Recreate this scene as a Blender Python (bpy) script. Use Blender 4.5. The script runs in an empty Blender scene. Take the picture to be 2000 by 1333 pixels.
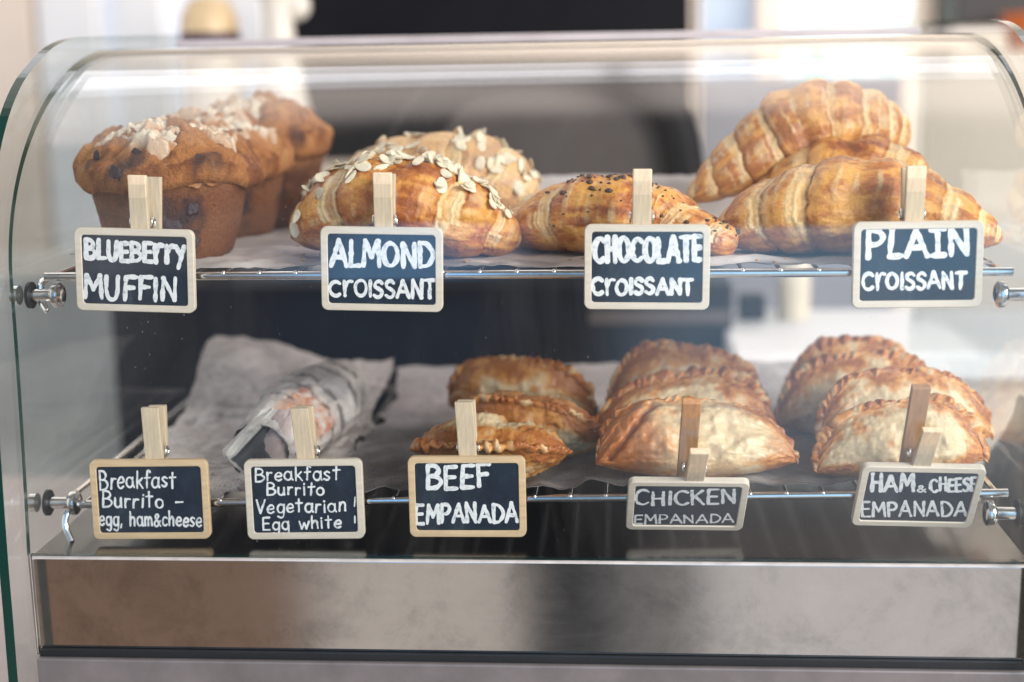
import bpy, math, random
import numpy as np
from mathutils import Matrix, Vector

rad = math.radians
S = bpy.context.scene
COL = S.collection

# ------------------------------------------------------------------ camera
FPX, CX, CY = 2778.0, 1000.0, 666.5
CAMLOC = np.array([0.0, -0.85, 0.3022])
_p, _y, _r = rad(11.3), rad(4.3), rad(-1.0)
_F = np.array([-math.sin(_y) * math.cos(_p), math.cos(_y) * math.cos(_p), -math.sin(_p)])
_R = np.array([math.cos(_y), math.sin(_y), 0.0])
_U = np.cross(_R, _F)
_R, _U = math.cos(_r) * _R + math.sin(_r) * _U, -math.sin(_r) * _R + math.cos(_r) * _U
cd = bpy.data.cameras.new('camera')
cam = bpy.data.objects.new('camera', cd)
COL.objects.link(cam)
cam.matrix_world = Matrix(((_R[0], _U[0], -_F[0], CAMLOC[0]), (_R[1], _U[1], -_F[1], CAMLOC[1]),
                           (_R[2], _U[2], -_F[2], CAMLOC[2]), (0, 0, 0, 1)))
cd.sensor_width = 36.0
cd.lens = FPX / 2000.0 * 36.0
cd.clip_start = 0.05
cd.clip_end = 100.0
cd.dof.use_dof = True
cd.dof.focus_distance = 0.885
cd.dof.aperture_fstop = 2.8
S.camera = cam

# ------------------------------------------------------------------ view / world / lamps
S.view_settings.view_transform = 'Standard'
S.view_settings.look = 'None'
S.view_settings.exposure = -0.12
S.view_settings.gamma = 1.0
S.view_settings.use_curve_mapping = False
S.render.engine = 'CYCLES'
S.cycles.use_denoising = True
S.cycles.max_bounces = 10
S.cycles.transparent_max_bounces = 40
S.cycles.sample_clamp_indirect = 6.0
S.cycles.caustics_reflective = False
S.cycles.caustics_refractive = False

W = bpy.data.worlds.new('World')
S.world = W
W.use_nodes = True


def build_world():
    # the room as painted environment patches shaped for the reflections, with added key and fill
    nt = W.node_tree
    N, Lk = nt.nodes, nt.links
    N.clear()
    out = N.new('ShaderNodeOutputWorld')
    bg = N.new('ShaderNodeBackground')
    tc = N.new('ShaderNodeTexCoord')
    sep = N.new('ShaderNodeSeparateXYZ')
    Lk.new(tc.outputs['Generated'], sep.inputs[0])

    def math_(op, a, b=None):
        n = N.new('ShaderNodeMath')
        n.operation = op
        for i, v in enumerate((a, b)):
            if v is None:
                continue
            if isinstance(v, (int, float)):
                n.inputs[i].default_value = v
            else:
                Lk.new(v, n.inputs[i])
        return n.outputs[0]
    ny = math_('MULTIPLY', sep.outputs['Y'], -1.0)
    az = math_('ARCTAN2', sep.outputs['X'], ny)          # 0 = straight at the photographer, + = right
    el = math_('ARCSINE', sep.outputs['Z'])

    def win(v, a, b, s):
        def mr(x0, x1, t0, t1):
            m = N.new('ShaderNodeMapRange')
            m.interpolation_type = 'SMOOTHSTEP'
            Lk.new(v, m.inputs['Value'])
            for k, q in (('From Min', x0), ('From Max', x1), ('To Min', t0), ('To Max', t1)):
                m.inputs[k].default_value = q
            return m.outputs[0]
        return math_('MULTIPLY', mr(a - s, a + s, 0, 1), mr(b - s, b + s, 1, 0))
    cur = None
    base = (0.090, 0.096, 0.118)
    for (a0, a1, e0, e1, s, col) in WORLD_PATCHES:
        m = math_('MULTIPLY', win(az, rad(a0), rad(a1), rad(s)), win(el, rad(e0), rad(e1), rad(s)))
        mx = N.new('ShaderNodeMix')
        mx.data_type = 'RGBA'
        Lk.new(m, mx.inputs[0])
        if cur is None:
            mx.inputs[6].default_value = (*base, 1)
        else:
            Lk.new(cur, mx.inputs[6])
        mx.inputs[7].default_value = (*col, 1)
        cur = mx.outputs[2]
    Lk.new(cur, bg.inputs['Color'])
    bg.inputs['Strength'].default_value = 1.0
    Lk.new(bg.outputs[0], out.inputs[0])


WORLD_PATCHES = [
    # az0, az1, el0, el1, softness, colour (degrees)
    (-15, 1.5, -17, 34, 2.5, (0.035, 0.042, 0.058)),    # dim depth of the room
    (1.5, 70, -17, 14, 3.0, (0.85, 0.76, 0.73)),       # bright shop front, right
    (21, 85, -14, 55, 5.0, (2.3, 2.1, 2.0)),           # added soft key, unseen, far right
    (-13, -5, -5, 36, 3.0, (0.60, 1.30, 2.3)),        # bluish window, left of the camera
    (1, 23, -8, 32, 3.0, (0.72, 1.38, 2.1)),          # bluish window, right of the camera
    (-80, -13, -70, -17.5, 1.2, (0.25, 0.165, 0.12)),  # brown furniture, lower left
    (-13, -3.7, -70, -17.5, 1.0, (0.62, 0.56, 0.51)),  # pale floor
    (-3.9, -0.2, -70, -17.0, 0.6, (0.05, 0.053, 0.06)),   # dark gap around the camera
    (-0.4, 3.6, -70, -17.5, 0.9, (0.22, 0.215, 0.21)),
    (3.6, 70, -70, -17.5, 1.2, (0.72, 0.68, 0.67)),    # pale floor, right
    (-90, -15, 0, 50, 6.0, (0.42, 0.40, 0.40)),        # added dim fill, left
    (-110, -33, -12, 55, 6.0, (1.3, 1.22, 1.18)),       # added bright fill, unseen, far left
    (-180, 180, 45, 95, 10, (0.18, 0.17, 0.17)),       # dim ceiling
    (95, 180, 49, 71, 7, (1.75, 1.5, 1.38)),           # warm ceiling behind the counter
    (-180, -95, 49, 71, 7, (1.75, 1.5, 1.38)),
    (95, 180, 18, 48.5, 1.6, (3.0, 2.85, 2.9)),        # row of lights behind the counter
    (-180, -95, 18, 48.5, 1.6, (3.0, 2.85, 2.9)),
]
build_world()


def area(name, loc, target, sx, sy, power, color):
    ld = bpy.data.lights.new(name, 'AREA')
    ld.shape = 'RECTANGLE'
    ld.size, ld.size_y = sx, sy
    ld.energy = power
    ld.color = color
    o = bpy.data.objects.new(name, ld)
    COL.objects.link(o)
    o.location = loc
    o.rotation_euler = (Vector(target) - Vector(loc)).to_track_quat('-Z', 'Y').to_euler()
    return o


area('window_light', (1.20, -0.95, 0.72), (0.0, 0.12, 0.08), 0.9, 0.8, 46.0, (1.0, 0.95, 0.90))
area('rear_wall_fill', (0.6, 1.5, 1.35), (0.6, 3.0, 0.75), 2.4, 0.6, 62.0, (1.0, 0.94, 0.88))  # added lamp with no visible source, brightens the rear wall


# ------------------------------------------------------------------ pixel <-> world helpers (measuring only)
def ray(x, y):
    return _F + _R * (x - CX) / FPX - _U * (y - CY) / FPX


def onY(x, y, Y):
    d = ray(x, y)
    return CAMLOC + d * ((Y - CAMLOC[1]) / d[1])


def onX(x, y, X):
    d = ray(x, y)
    return CAMLOC + d * ((X - CAMLOC[0]) / d[0])


def onZ(x, y, Z):
    d = ray(x, y)
    return CAMLOC + d * ((Z - CAMLOC[2]) / d[2])


def mmpx(Y):
    return (Y - CAMLOC[1]) / FPX * 1.0


# ------------------------------------------------------------------ noise
def _hash(ix, iy, iz, seed):
    h = (ix.astype(np.int64) * 374761393 + iy.astype(np.int64) * 668265263 + iz.astype(np.int64) * 2147483647 + seed * 144665) & 0xFFFFFFFF
    h = ((h ^ (h >> 13)) * 1274126177) & 0xFFFFFFFF
    h = ((h ^ (h >> 16)) * 2246822519) & 0xFFFFFFFF
    return ((h ^ (h >> 15)) & 0xFFFFFF) / float(0xFFFFFF) * 2 - 1


def vnoise(P, seed=0):
    P = np.asarray(P, float)
    sh = P.shape[:-1]
    P = P.reshape(-1, 3)
    i = np.floor(P).astype(np.int64)
    f = P - i
    f = f * f * f * (f * (f * 6 - 15) + 10)
    r = 0
    for dx in (0, 1):
        for dy in (0, 1):
            for dz in (0, 1):
                w = (f[:, 0] if dx else 1 - f[:, 0]) * (f[:, 1] if dy else 1 - f[:, 1]) * (f[:, 2] if dz else 1 - f[:, 2])
                r = r + w * _hash(i[:, 0] + dx, i[:, 1] + dy, i[:, 2] + dz, seed)
    return r.reshape(sh)


def fbm(P, seed=0, o=4, g=0.5):
    P = np.asarray(P, float)
    a, s, r = 1.0, 0.0, 0.0
    for k in range(o):
        r = r + a * vnoise(P * (2.03 ** k) + 17.3 * k, seed + k)
        s += a
        a *= g
    return r / s * 1.6


def sst(a, b, x):
    t = np.clip((x - a) / (b - a), 0, 1)
    return t * t * (3 - 2 * t)


def lerp(a, b, t):
    return np.asarray(a) + (np.asarray(b) - np.asarray(a)) * t


def mixc(c, d, m):
    return c + (np.asarray(d) - c) * m[..., None]


# ------------------------------------------------------------------ meshes and things
ORG = {}


def tag(o, label, cat, group=None, kind=None):
    if label:
        o['label'] = label
    if cat:
        o['category'] = cat
    if group:
        o['group'] = group
    if kind:
        o['kind'] = kind
    return o


def thing(name, label, cat, loc=(0, 0, 0), group=None, rot=None):
    o = bpy.data.objects.new(name, None)
    o.empty_display_size = 0.01
    COL.objects.link(o)
    o.location = loc
    if rot is not None:
        o.rotation_euler = rot
    tag(o, label, cat, group)
    ORG[o.name] = np.array(loc, float)
    return o


def mesh(name, V, F, mat, parent=None, col=None, uv=None, smooth=True, local=False, mats=None, fmat=None, label=None):
    V = np.asarray(V, float).reshape(-1, 3)
    org = ORG.get(parent.name, np.zeros(3)) if parent is not None else np.zeros(3)
    if not local:
        V = V - org
    me = bpy.data.meshes.new(name)
    me.from_pydata(V.tolist(), [], [tuple(int(i) for i in f) for f in F])
    if mats:
        for m in mats:
            me.materials.append(m)
        if fmat is not None:
            me.polygons.foreach_set('material_index', np.asarray(fmat, np.int32))
    else:
        me.materials.append(mat)
    if smooth:
        me.polygons.foreach_set('use_smooth', np.ones(len(me.polygons), bool))
    if col is not None:
        c = np.ones((len(V), 4), np.float32)
        c[:, :3] = np.clip(np.asarray(col).reshape(-1, 3), 0.001, 1)
        a = me.color_attributes.new('Col', 'FLOAT_COLOR', 'POINT')
        a.data.foreach_set('color', c.ravel())
    if uv is not None:
        uv = np.asarray(uv, float).reshape(-1, 2)
        l = me.uv_layers.new(name='UVMap')
        idx = np.empty(len(me.loops), np.int32)
        me.loops.foreach_get('vertex_index', idx)
        l.data.foreach_set('uv', uv[idx].astype(np.float32).ravel())
    me.update()
    o = bpy.data.objects.new(name, me)
    COL.objects.link(o)
    if parent is not None:
        o.parent = parent
    ORG[o.name] = org if not local else ORG.get(parent.name, np.zeros(3)) if parent is not None else np.zeros(3)
    if label:
        o['label'] = label
    return o


def gridF(n, m, cu=False, cv=False, off=0):
    a = np.arange(n if cu else n - 1)
    b = np.arange(m if cv else m - 1)
    A, B = np.meshgrid(a, b, indexing='ij')
    A2, B2 = (A + 1) % n, (B + 1) % m
    return (np.stack([A * m + B, A2 * m + B, A2 * m + B2, A * m + B2], -1).reshape(-1, 4) + off).tolist()


class MB:
    """collects shapes into one mesh"""
    def __init__(s):
        s.V, s.F, s.M, s.n = [], [], [], 0

    def add(s, V, F, m=0):
        V = np.asarray(V, float).reshape(-1, 3)
        s.V.append(V)
        s.F += [[i + s.n for i in f] for f in F]
        s.M += [m] * len(F)
        s.n += len(V)
        return s

    def box(s, lo, hi, bev=0.0, m=0):
        lo, hi = np.array(lo, float), np.array(hi, float)
        if bev <= 0:
            V = [[(lo, hi)[i][0], (lo, hi)[j][1], (lo, hi)[k][2]] for i in (0, 1) for j in (0, 1) for k in (0, 1)]
            return s.add(V, [(0, 1, 3, 2), (4, 6, 7, 5), (0, 4, 5, 1), (2, 3, 7, 6), (0, 2, 6, 4), (1, 5, 7, 3)], m)
        import bmesh
        bm = bmesh.new()
        bmesh.ops.create_cube(bm, size=1)
        for v in bm.verts:
            v.co = Vector((lo + hi) / 2 + np.array(v.co) * (hi - lo))
        bmesh.ops.bevel(bm, geom=list(bm.edges), offset=bev, segments=2, affect='EDGES', profile=0.5)
        bm.verts.ensure_lookup_table()
        s.add([v.co[:] for v in bm.verts], [[v.index for v in f.verts] for f in bm.faces], m)
        bm.free()
        return s

    def tube(s, pts, r, k=10, cap=True, m=0):
        P = np.asarray(pts, float)
        n = len(P)
        r = np.broadcast_to(np.asarray(r, float), (n,))
        T = np.gradient(P, axis=0)
        T /= np.linalg.norm(T, axis=1)[:, None] + 1e-12
        u = np.cross(T[0], [0, 0, 1.0])
        if np.linalg.norm(u) < 1e-3:
            u = np.cross(T[0], [0, 1.0, 0])
        u /= np.linalg.norm(u)
        V = []
        a = np.arange(k) / k * 2 * np.pi
        for i in range(n):
            u = u - T[i] * (u @ T[i])
            u /= np.linalg.norm(u)
            w = np.cross(T[i], u)
            V.append(P[i] + r[i] * (np.cos(a)[:, None] * u + np.sin(a)[:, None] * w))
        F = gridF(n, k, False, True)
        if cap:
            F += [list(range(k))[::-1], list(range((n - 1) * k, n * k))]
        return s.add(np.array(V), F, m)

    def lathe(s, prof, axis, org, k=24, m=0):
        """prof: list (r, h) along axis"""
        ax = np.array(axis, float)
        ax /= np.linalg.norm(ax)
        u = np.cross(ax, [0.3, 0.5, 0.81])
        u /= np.linalg.norm(u)
        w = np.cross(ax, u)
        a = np.arange(k) / k * 2 * np.pi
        ring = np.cos(a)[:, None] * u + np.sin(a)[:, None] * w
        V = np.array([np.array(org) + ax * h + ring * max(r, 1e-5) for r, h in prof])
        return s.add(V, gridF(len(prof), k, False, True), m)

    def ball(s, c, r, nu=10, nv=8, m=0, scale=(1, 1, 1)):
        th = np.linspace(0.02, np.pi - 0.02, nv)
        ph = np.arange(nu) / nu * 2 * np.pi
        V = np.array([[np.sin(t) * np.cos(p), np.sin(t) * np.sin(p), np.cos(t)] for t in th for p in ph]) * r * np.array(scale) + np.array(c)
        return s.add(V, gridF(nv, nu, False, True) + [list(range(nu)), list(range((nv - 1) * nu, nv * nu))[::-1]], m)

    def build(s, name, mat, parent=None, smooth=False, **k):
        mats = k.pop('mats', None)
        V = np.concatenate(s.V)
        o = mesh(name, V, s.F, mat, parent, smooth=smooth, mats=mats, fmat=s.M if mats else None, **k)
        return o


def autosmooth(o, ang=35):
    me = o.data
    me.polygons.foreach_set('use_smooth', np.ones(len(me.polygons), bool))
    me.set_sharp_from_angle(angle=rad(ang))
    return o


def catmull(P, n):
    P = np.asarray(P, float)
    k = len(P)
    if k == 2:
        t = np.linspace(0, 1, n)[:, None]
        return P[0] * (1 - t) + P[1] * t
    Q = np.concatenate([(2 * P[0] - P[1])[None], P, (2 * P[-1] - P[-2])[None]])
    t = np.linspace(0, k - 1 - 1e-9, n)
    i = t.astype(int)
    f = (t - i)
    if P.ndim == 2:
        f = f[:, None]
    p0, p1, p2, p3 = Q[i], Q[i + 1], Q[i + 2], Q[i + 3]
    return 0.5 * (2 * p1 + (p2 - p0) * f + (2 * p0 - 5 * p1 + 4 * p2 - p3) * f ** 2 + (3 * p1 - p0 - 3 * p2 + p3) * f ** 3)


# ------------------------------------------------------------------ materials
def newmat(name):
    m = bpy.data.materials.new(name)
    m.use_nodes = True
    nt = m.node_tree
    b = nt.nodes['Principled BSDF']
    return m, nt, b


def N_(nt, t, **k):
    n = nt.nodes.new(t)
    for a, v in k.items():
        setattr(n, a, v)
    return n


def noise_node(nt, scale, detail=4, rough=0.6, coord='Object', dist=0.0, mapscale=None):
    tc = N_(nt, 'ShaderNodeTexCoord')
    n = N_(nt, 'ShaderNodeTexNoise')
    n.inputs['Scale'].default_value = scale
    n.inputs['Detail'].default_value = detail
    n.inputs['Roughness'].default_value = rough
    n.inputs['Distortion'].default_value = dist
    src = tc.outputs[coord]
    if mapscale:
        mp = N_(nt, 'ShaderNodeMapping')
        mp.inputs['Scale'].default_value = mapscale
        nt.links.new(src, mp.inputs['Vector'])
        src = mp.outputs[0]
    nt.links.new(src, n.inputs['Vector'])
    return n


def ramp(nt, src, stops):
    r = N_(nt, 'ShaderNodeValToRGB')
    e = r.color_ramp.elements
    while len(e) > 1:
        e.remove(e[-1])
    for i, (p, c) in enumerate(stops):
        q = e[0] if i == 0 else e.new(p)
        q.position = p
        q.color = (*c, 1) if len(c) == 3 else c
    nt.links.new(src, r.inputs[0])
    return r


def bump(nt, b, src, strength, dist):
    n = N_(nt, 'ShaderNodeBump')
    n.inputs['Strength'].default_value = strength
    n.inputs['Distance'].default_value = dist
    nt.links.new(src, n.inputs['Height'])
    nt.links.new(n.outputs[0], b.inputs['Normal'])
    return n


def simple(name, col, rough=0.5, metal=0.0, var=0.15, scale=40, bumps=0.0, bdist=0.001, mapscale=None, spec=0.5):
    m, nt, b = newmat(name)
    n = noise_node(nt, scale, mapscale=mapscale)
    c = np.array(col)
    r = ramp(nt, n.outputs['Fac'], [(0.3, tuple(np.clip(c * (1 - var), 0, 1))), (0.7, tuple(np.clip(c * (1 + var), 0, 1)))])
    nt.links.new(r.outputs[0], b.inputs['Base Color'])
    b.inputs['Roughness'].default_value = rough
    b.inputs['Metallic'].default_value = metal
    b.inputs['Specular IOR Level'].default_value = spec
    if bumps:
        bump(nt, b, n.outputs['Fac'], bumps, bdist)
    return m


def baked(name, rough=0.45, sss=0.12, fine=700.0, bs=0.5, bd=0.0006, coat=0.0, var=0.22):
    """pastry crust: the mesh's own crust colours, broken up by fine grain and bump"""
    m, nt, b = newmat(name)
    at = N_(nt, 'ShaderNodeVertexColor', layer_name='Col')
    n = noise_node(nt, fine, 5, 0.65)
    r = ramp(nt, n.outputs['Fac'], [(0.25, (1 - var,) * 3), (0.75, (1 + var * 0.6,) * 3)])
    mx = N_(nt, 'ShaderNodeMix', data_type='RGBA', blend_type='MULTIPLY')
    mx.inputs[0].default_value = 1.0
    nt.links.new(at.outputs[0], mx.inputs[6])
    nt.links.new(r.outputs[0], mx.inputs[7])
    nt.links.new(mx.outputs[2], b.inputs['Base Color'])
    n2 = noise_node(nt, fine * 0.3, 5, 0.6)
    r2 = ramp(nt, n2.outputs['Fac'], [(0.3, (rough - 0.12,) * 3), (0.7, (rough + 0.2,) * 3)])
    nt.links.new(r2.outputs[0], b.inputs['Roughness'])
    b.inputs['Subsurface Weight'].default_value = sss
    b.inputs['Subsurface Radius'].default_value = (0.004, 0.002, 0.001)
    b.inputs['Subsurface Scale'].default_value = 1.0
    b.inputs['Coat Weight'].default_value = coat
    b.inputs['Coat Roughness'].default_value = 0.3
    ad = N_(nt, 'ShaderNodeMath', operation='ADD')
    nt.links.new(n.outputs['Fac'], ad.inputs[0])
    nt.links.new(n2.outputs['Fac'], ad.inputs[1])
    bump(nt, b, ad.outputs[0], bs, bd)
    return m


def glass_mat(name, tint, dust=0.0, rough=0.0, refl=1.0):
    m, nt, b = newmat(name)
    nt.nodes.remove(b)
    out = nt.nodes['Material Output']
    tr = N_(nt, 'ShaderNodeBsdfTransparent')
    tr.inputs[0].default_value = (*tint, 1)
    gl = N_(nt, 'ShaderNodeBsdfGlossy')
    gl.inputs['Roughness'].default_value = rough
    gl.inputs['Color'].default_value = (0.97, 0.97, 0.97, 1)
    geo = N_(nt, 'ShaderNodeNewGeometry')
    io = N_(nt, 'ShaderNodeMapRange')
    io.inputs['To Min'].default_value = 1.52
    io.inputs['To Max'].default_value = 1 / 1.52
    nt.links.new(geo.outputs['Backfacing'], io.inputs['Value'])
    fr = N_(nt, 'ShaderNodeFresnel')
    nt.links.new(io.outputs[0], fr.inputs['IOR'])
    ml = N_(nt, 'ShaderNodeMath', operation='MULTIPLY')
    nt.links.new(fr.outputs[0], ml.inputs[0])
    ml.inputs[1].default_value = refl
    ml.use_clamp = True
    mx = N_(nt, 'ShaderNodeMixShader')
    nt.links.new(ml.outputs[0], mx.inputs[0])
    nt.links.new(tr.outputs[0], mx.inputs[1])
    nt.links.new(gl.outputs[0], mx.inputs[2])
    last = mx
    if dust > 0:
        df = N_(nt, 'ShaderNodeBsdfDiffuse')
        df.inputs[0].default_value = (0.75, 0.72, 0.7, 1)
        tc = N_(nt, 'ShaderNodeTexCoord')
        vo = N_(nt, 'ShaderNodeTexVoronoi')
        vo.inputs['Scale'].default_value = 170
        nt.links.new(tc.outputs['Object'], vo.inputs['Vector'])
        n = noise_node(nt, 9.0, 3)
        th = N_(nt, 'ShaderNodeMapRange')
        th.inputs['From Min'].default_value = 0.075
        th.inputs['From Max'].default_value = 0.025
        nt.links.new(vo.outputs['Distance'], th.inputs['Value'])
        n2 = N_(nt, 'ShaderNodeMapRange')
        n2.inputs['From Min'].default_value = 0.50
        n2.inputs['From Max'].default_value = 0.64
        nt.links.new(n.outputs['Fac'], n2.inputs['Value'])
        mm = N_(nt, 'ShaderNodeMath', operation='MULTIPLY')
        nt.links.new(th.outputs[0], mm.inputs[0])
        nt.links.new(n2.outputs[0], mm.inputs[1])
        m3 = N_(nt, 'ShaderNodeMath', operation='MULTIPLY_ADD')
        nt.links.new(mm.outputs[0], m3.inputs[0])
        m3.inputs[1].default_value = 0.35
        sm = noise_node(nt, 7.0, 5, 0.65, dist=1.5, mapscale=(1, 1, .35))
        smr = N_(nt, 'ShaderNodeMapRange')
        smr.inputs['From Min'].default_value = 0.50
        smr.inputs['From Max'].default_value = 0.80
        smr.inputs['To Min'].default_value = dust
        smr.inputs['To Max'].default_value = dust + .018
        nt.links.new(sm.outputs['Fac'], smr.inputs['Value'])
        nt.links.new(smr.outputs[0], m3.inputs[2])
        m3.use_clamp = True
        m2 = N_(nt, 'ShaderNodeMixShader')
        nt.links.new(m3.outputs[0], m2.inputs[0])
        nt.links.new(mx.outputs[0], m2.inputs[1])
        nt.links.new(df.outputs[0], m2.inputs[2])
        last = m2
    nt.links.new(last.outputs[0], out.inputs['Surface'])
    return m


def paper_mat(name, rough=0.85, text=True, tscale=1.0, ink=0.85):
    """thin printed paper; print as broken lines of ink in columns"""
    m, nt, b = newmat(name)
    at = N_(nt, 'ShaderNodeVertexColor', layer_name='Col')
    last = at.outputs[0]
    if text:
        uv = N_(nt, 'ShaderNodeUVMap')
        mp = N_(nt, 'ShaderNodeMapping')
        mp.inputs['Scale'].default_value = (tscale, tscale, 1)
        nt.links.new(uv.outputs[0], mp.inputs['Vector'])
        br = N_(nt, 'ShaderNodeTexBrick')
        br.inputs['Scale'].default_value = 60
        br.inputs['Mortar Size'].default_value = 0.009
        br.inputs['Mortar Smooth'].default_value = 0.4
        br.inputs['Brick Width'].default_value = 0.32
        br.inputs['Row Height'].default_value = 0.14
        br.inputs['Color1'].default_value = (1, 1, 1, 1)
        br.inputs['Color2'].default_value = (0.2, 0.2, 0.2, 1)
        br.inputs['Mortar'].default_value = (0, 0, 0, 1)
        nt.links.new(mp.outputs[0], br.inputs['Vector'])
        n = N_(nt, 'ShaderNodeTexNoise')
        n.inputs['Scale'].default_value = 900
        n.inputs['Detail'].default_value = 2
        nt.links.new(mp.outputs[0], n.inputs['Vector'])
        r1 = ramp(nt, n.outputs['Fac'], [(0.46, (0, 0, 0)), (0.56, (1, 1, 1))])
        n3 = N_(nt, 'ShaderNodeTexNoise')
        n3.inputs['Scale'].default_value = 22
        nt.links.new(mp.outputs[0], n3.inputs['Vector'])
        r3 = ramp(nt, n3.outputs['Fac'], [(0.38, (0, 0, 0)), (0.44, (1, 1, 1))])
        m1 = N_(nt, 'ShaderNodeMath', operation='MULTIPLY')
        nt.links.new(br.outputs['Color'], m1.inputs[0])
        nt.links.new(r1.outputs[0], m1.inputs[1])
        m2 = N_(nt, 'ShaderNodeMath', operation='MULTIPLY')
        nt.links.new(m1.outputs[0], m2.inputs[0])
        nt.links.new(r3.outputs[0], m2.inputs[1])
        m3 = N_(nt, 'ShaderNodeMath', operation='MULTIPLY')
        nt.links.new(m2.outputs[0], m3.inputs[0])
        m3.inputs[1].default_value = ink
        mx = N_(nt, 'ShaderNodeMix', data_type='RGBA')
        nt.links.new(m3.outputs[0], mx.inputs[0])
        nt.links.new(last, mx.inputs[6])
        mx.inputs[7].default_value = (0.03, 0.03, 0.035, 1)
        last = mx.outputs[2]
    nt.links.new(last, b.inputs['Base Color'])
    b.inputs['Roughness'].default_value = rough
    n = noise_node(nt, 220, 4)
    bump(nt, b, n.outputs['Fac'], 0.25, 0.001)
    return m


def stainless(name, col, rough, stain=0.3, grain=1.0):
    m, nt, b = newmat(name)
    n = noise_node(nt, 24, 8, 0.70, dist=0.3)
    c = np.array(col)
    r = ramp(nt, n.outputs['Fac'], [(0.32, tuple(c * (1 - stain))), (0.5, tuple(c)), (0.7, tuple(np.clip(c * (1 + stain * 0.35), 0, 1)))])
    nt.links.new(r.outputs[0], b.inputs['Base Color'])
    b.inputs['Metallic'].default_value = 1.0
    n2 = noise_node(nt, 260, 6, 0.7, mapscale=(0.06, 1, 1))
    r2 = ramp(nt, n2.outputs['Fac'], [(0.35, (rough * (1 - .25 * grain),) * 3), (0.65, (rough * (1 + .35 * grain),) * 3)])
    nt.links.new(r2.outputs[0], b.inputs['Roughness'])
    n3 = noise_node(nt, 300, 3, 0.6, mapscale=(0.05, 1, 1))
    bump(nt, b, n3.outputs['Fac'], 0.008 * grain, 0.001)
    return m


M_GLASS = glass_mat('clear_glass', (0.965, 0.978, 0.975), dust=0.0025)
M_SIDE = glass_mat('side_glass', (0.92, 0.945, 0.94), dust=0.008, refl=0.6)
M_EDGE, _nt, _b = newmat('glass_edge')
_b.inputs['Base Color'].default_value = (0.006, 0.035, 0.028, 1)
_b.inputs['Roughness'].default_value = 0.12
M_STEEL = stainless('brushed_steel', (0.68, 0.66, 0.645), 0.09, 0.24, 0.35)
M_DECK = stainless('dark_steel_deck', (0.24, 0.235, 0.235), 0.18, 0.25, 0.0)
M_RAIL = simple('top_rail_enamel', (0.50, 0.45, 0.46), 0.35, 0.0, 0.10, 30)
M_CHROME = simple('chrome_wire', (0.78, 0.77, 0.76), 0.16, 1.0, 0.06, 90)
M_TRIM = simple('mauve_trim', (0.175, 0.158, 0.160), 0.42, 0.3, 0.2, 25)
M_BLACK = simple('black_washer_gap', (0.008, 0.009, 0.011), 0.5, 0, 0.2)
M_CROISS = baked('croissant_crust', 0.36, 0.10, 620, 0.8, 0.0009, 0.22)
M_EMP = baked('empanada_dough', 0.38, 0.15, 520, 0.6, 0.0008, 0.25, .16)
M_MUF = baked('muffin_crumb', 0.75, 0.08, 620, 1.0, 0.0022, 0.0, 0.42)
M_STREU = baked('streusel', 0.8, 0.2, 900, 0.7, 0.0008, 0.0, 0.25)
M_ALM = simple('almond_slice', (0.80, 0.70, 0.53), 0.55, 0, 0.12, 300, 0.2, 0.0003)
M_CHOC = simple('chocolate_chip', (0.070, 0.034, 0.022), 0.45, 0, 0.35, 400, 0.3, 0.0004)
M_BERRY = simple('blueberry_skin', (0.040, 0.024, 0.034), 0.65, 0, 0.6, 300, 0.8, 0.001)
M_PAPER = paper_mat('printed_paper', text=True)
M_WRAP = paper_mat('newsprint_wrap', text=True, tscale=.9, ink=.40)
M_LINER = paper_mat('plain_paper', text=False)
M_WOODP = simple('peg_wood', (0.64, 0.52, 0.37), 0.6, 0, 0.16, 90, 0.2, 0.0003, mapscale=(6, 6, 0.5))
M_WOODD = simple('peg_wood_dark', (0.40, 0.22, 0.11), 0.6, 0, 0.2, 90, 0.2, 0.0003, mapscale=(6, 6, 0.5))
M_FRAMEL = simple('pale_frame_wood', (0.68, 0.60, 0.50), 0.6, 0, 0.10, 60, 0.15, 0.0003, mapscale=(0.5, 4, 4))
M_FRAMET = simple('tan_frame_wood', (0.66, 0.48, 0.29), 0.6, 0, 0.16, 60, 0.15, 0.0003, mapscale=(0.5, 4, 4))
M_BOARD, _nt, _b = newmat('chalkboard')
_n = noise_node(_nt, 38, 6, 0.72, dist=0.6)
_r = ramp(_nt, _n.outputs['Fac'], [(0.40, (0.007, 0.014, 0.026)), (0.58, (0.013, 0.024, 0.042)), (0.74, (0.045, 0.062, 0.085))])
_nt.links.new(_r.outputs[0], _b.inputs['Base Color'])
_b.inputs['Roughness'].default_value = 0.45
_b.inputs['Specular IOR Level'].default_value = 0.3


def chalk_mat():
    m, nt, b = newmat('chalk_paint')
    n = noise_node(nt, 330, 5, 0.75)
    r = ramp(nt, n.outputs['Fac'], [(0.30, (0.30, 0.36, 0.43)), (0.47, (0.76, 0.77, 0.79)), (0.7, (0.86, 0.86, 0.86))])
    nt.links.new(r.outputs[0], b.inputs['Base Color'])
    b.inputs['Roughness'].default_value = 0.8
    return m


M_CHALK = chalk_mat()

# ------------------------------------------------------------------ the display case
XL, XR = -0.370, 0.2485           # inner faces of the glass side panels
TH = 0.006
case = thing('display_case', 'countertop pastry display case with curved glass front, steel base and two shelves', 'display case', (-0.06, 0.16, -0.065))


def side_profile():
    P = [(-.0535, -.11), (-.053, -.072), (-.052, -.03), (-.0515, .003), (-.0495, .053), (-.047, .1), (-.044, .14), (-.040, .178), (-.034, .205),
         (-.025, .23), (-.012, .252), (.007, .274), (.029, .291), (.052, .302), (.080, .3125), (.110, .3185), (.145, .3212)]
    Q = catmull(P, 70)
    return np.vstack([Q, [(.355, .3255)], [(.361, .3235)], [(.3625, .318)], [(.3625, -.11)]])


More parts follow.
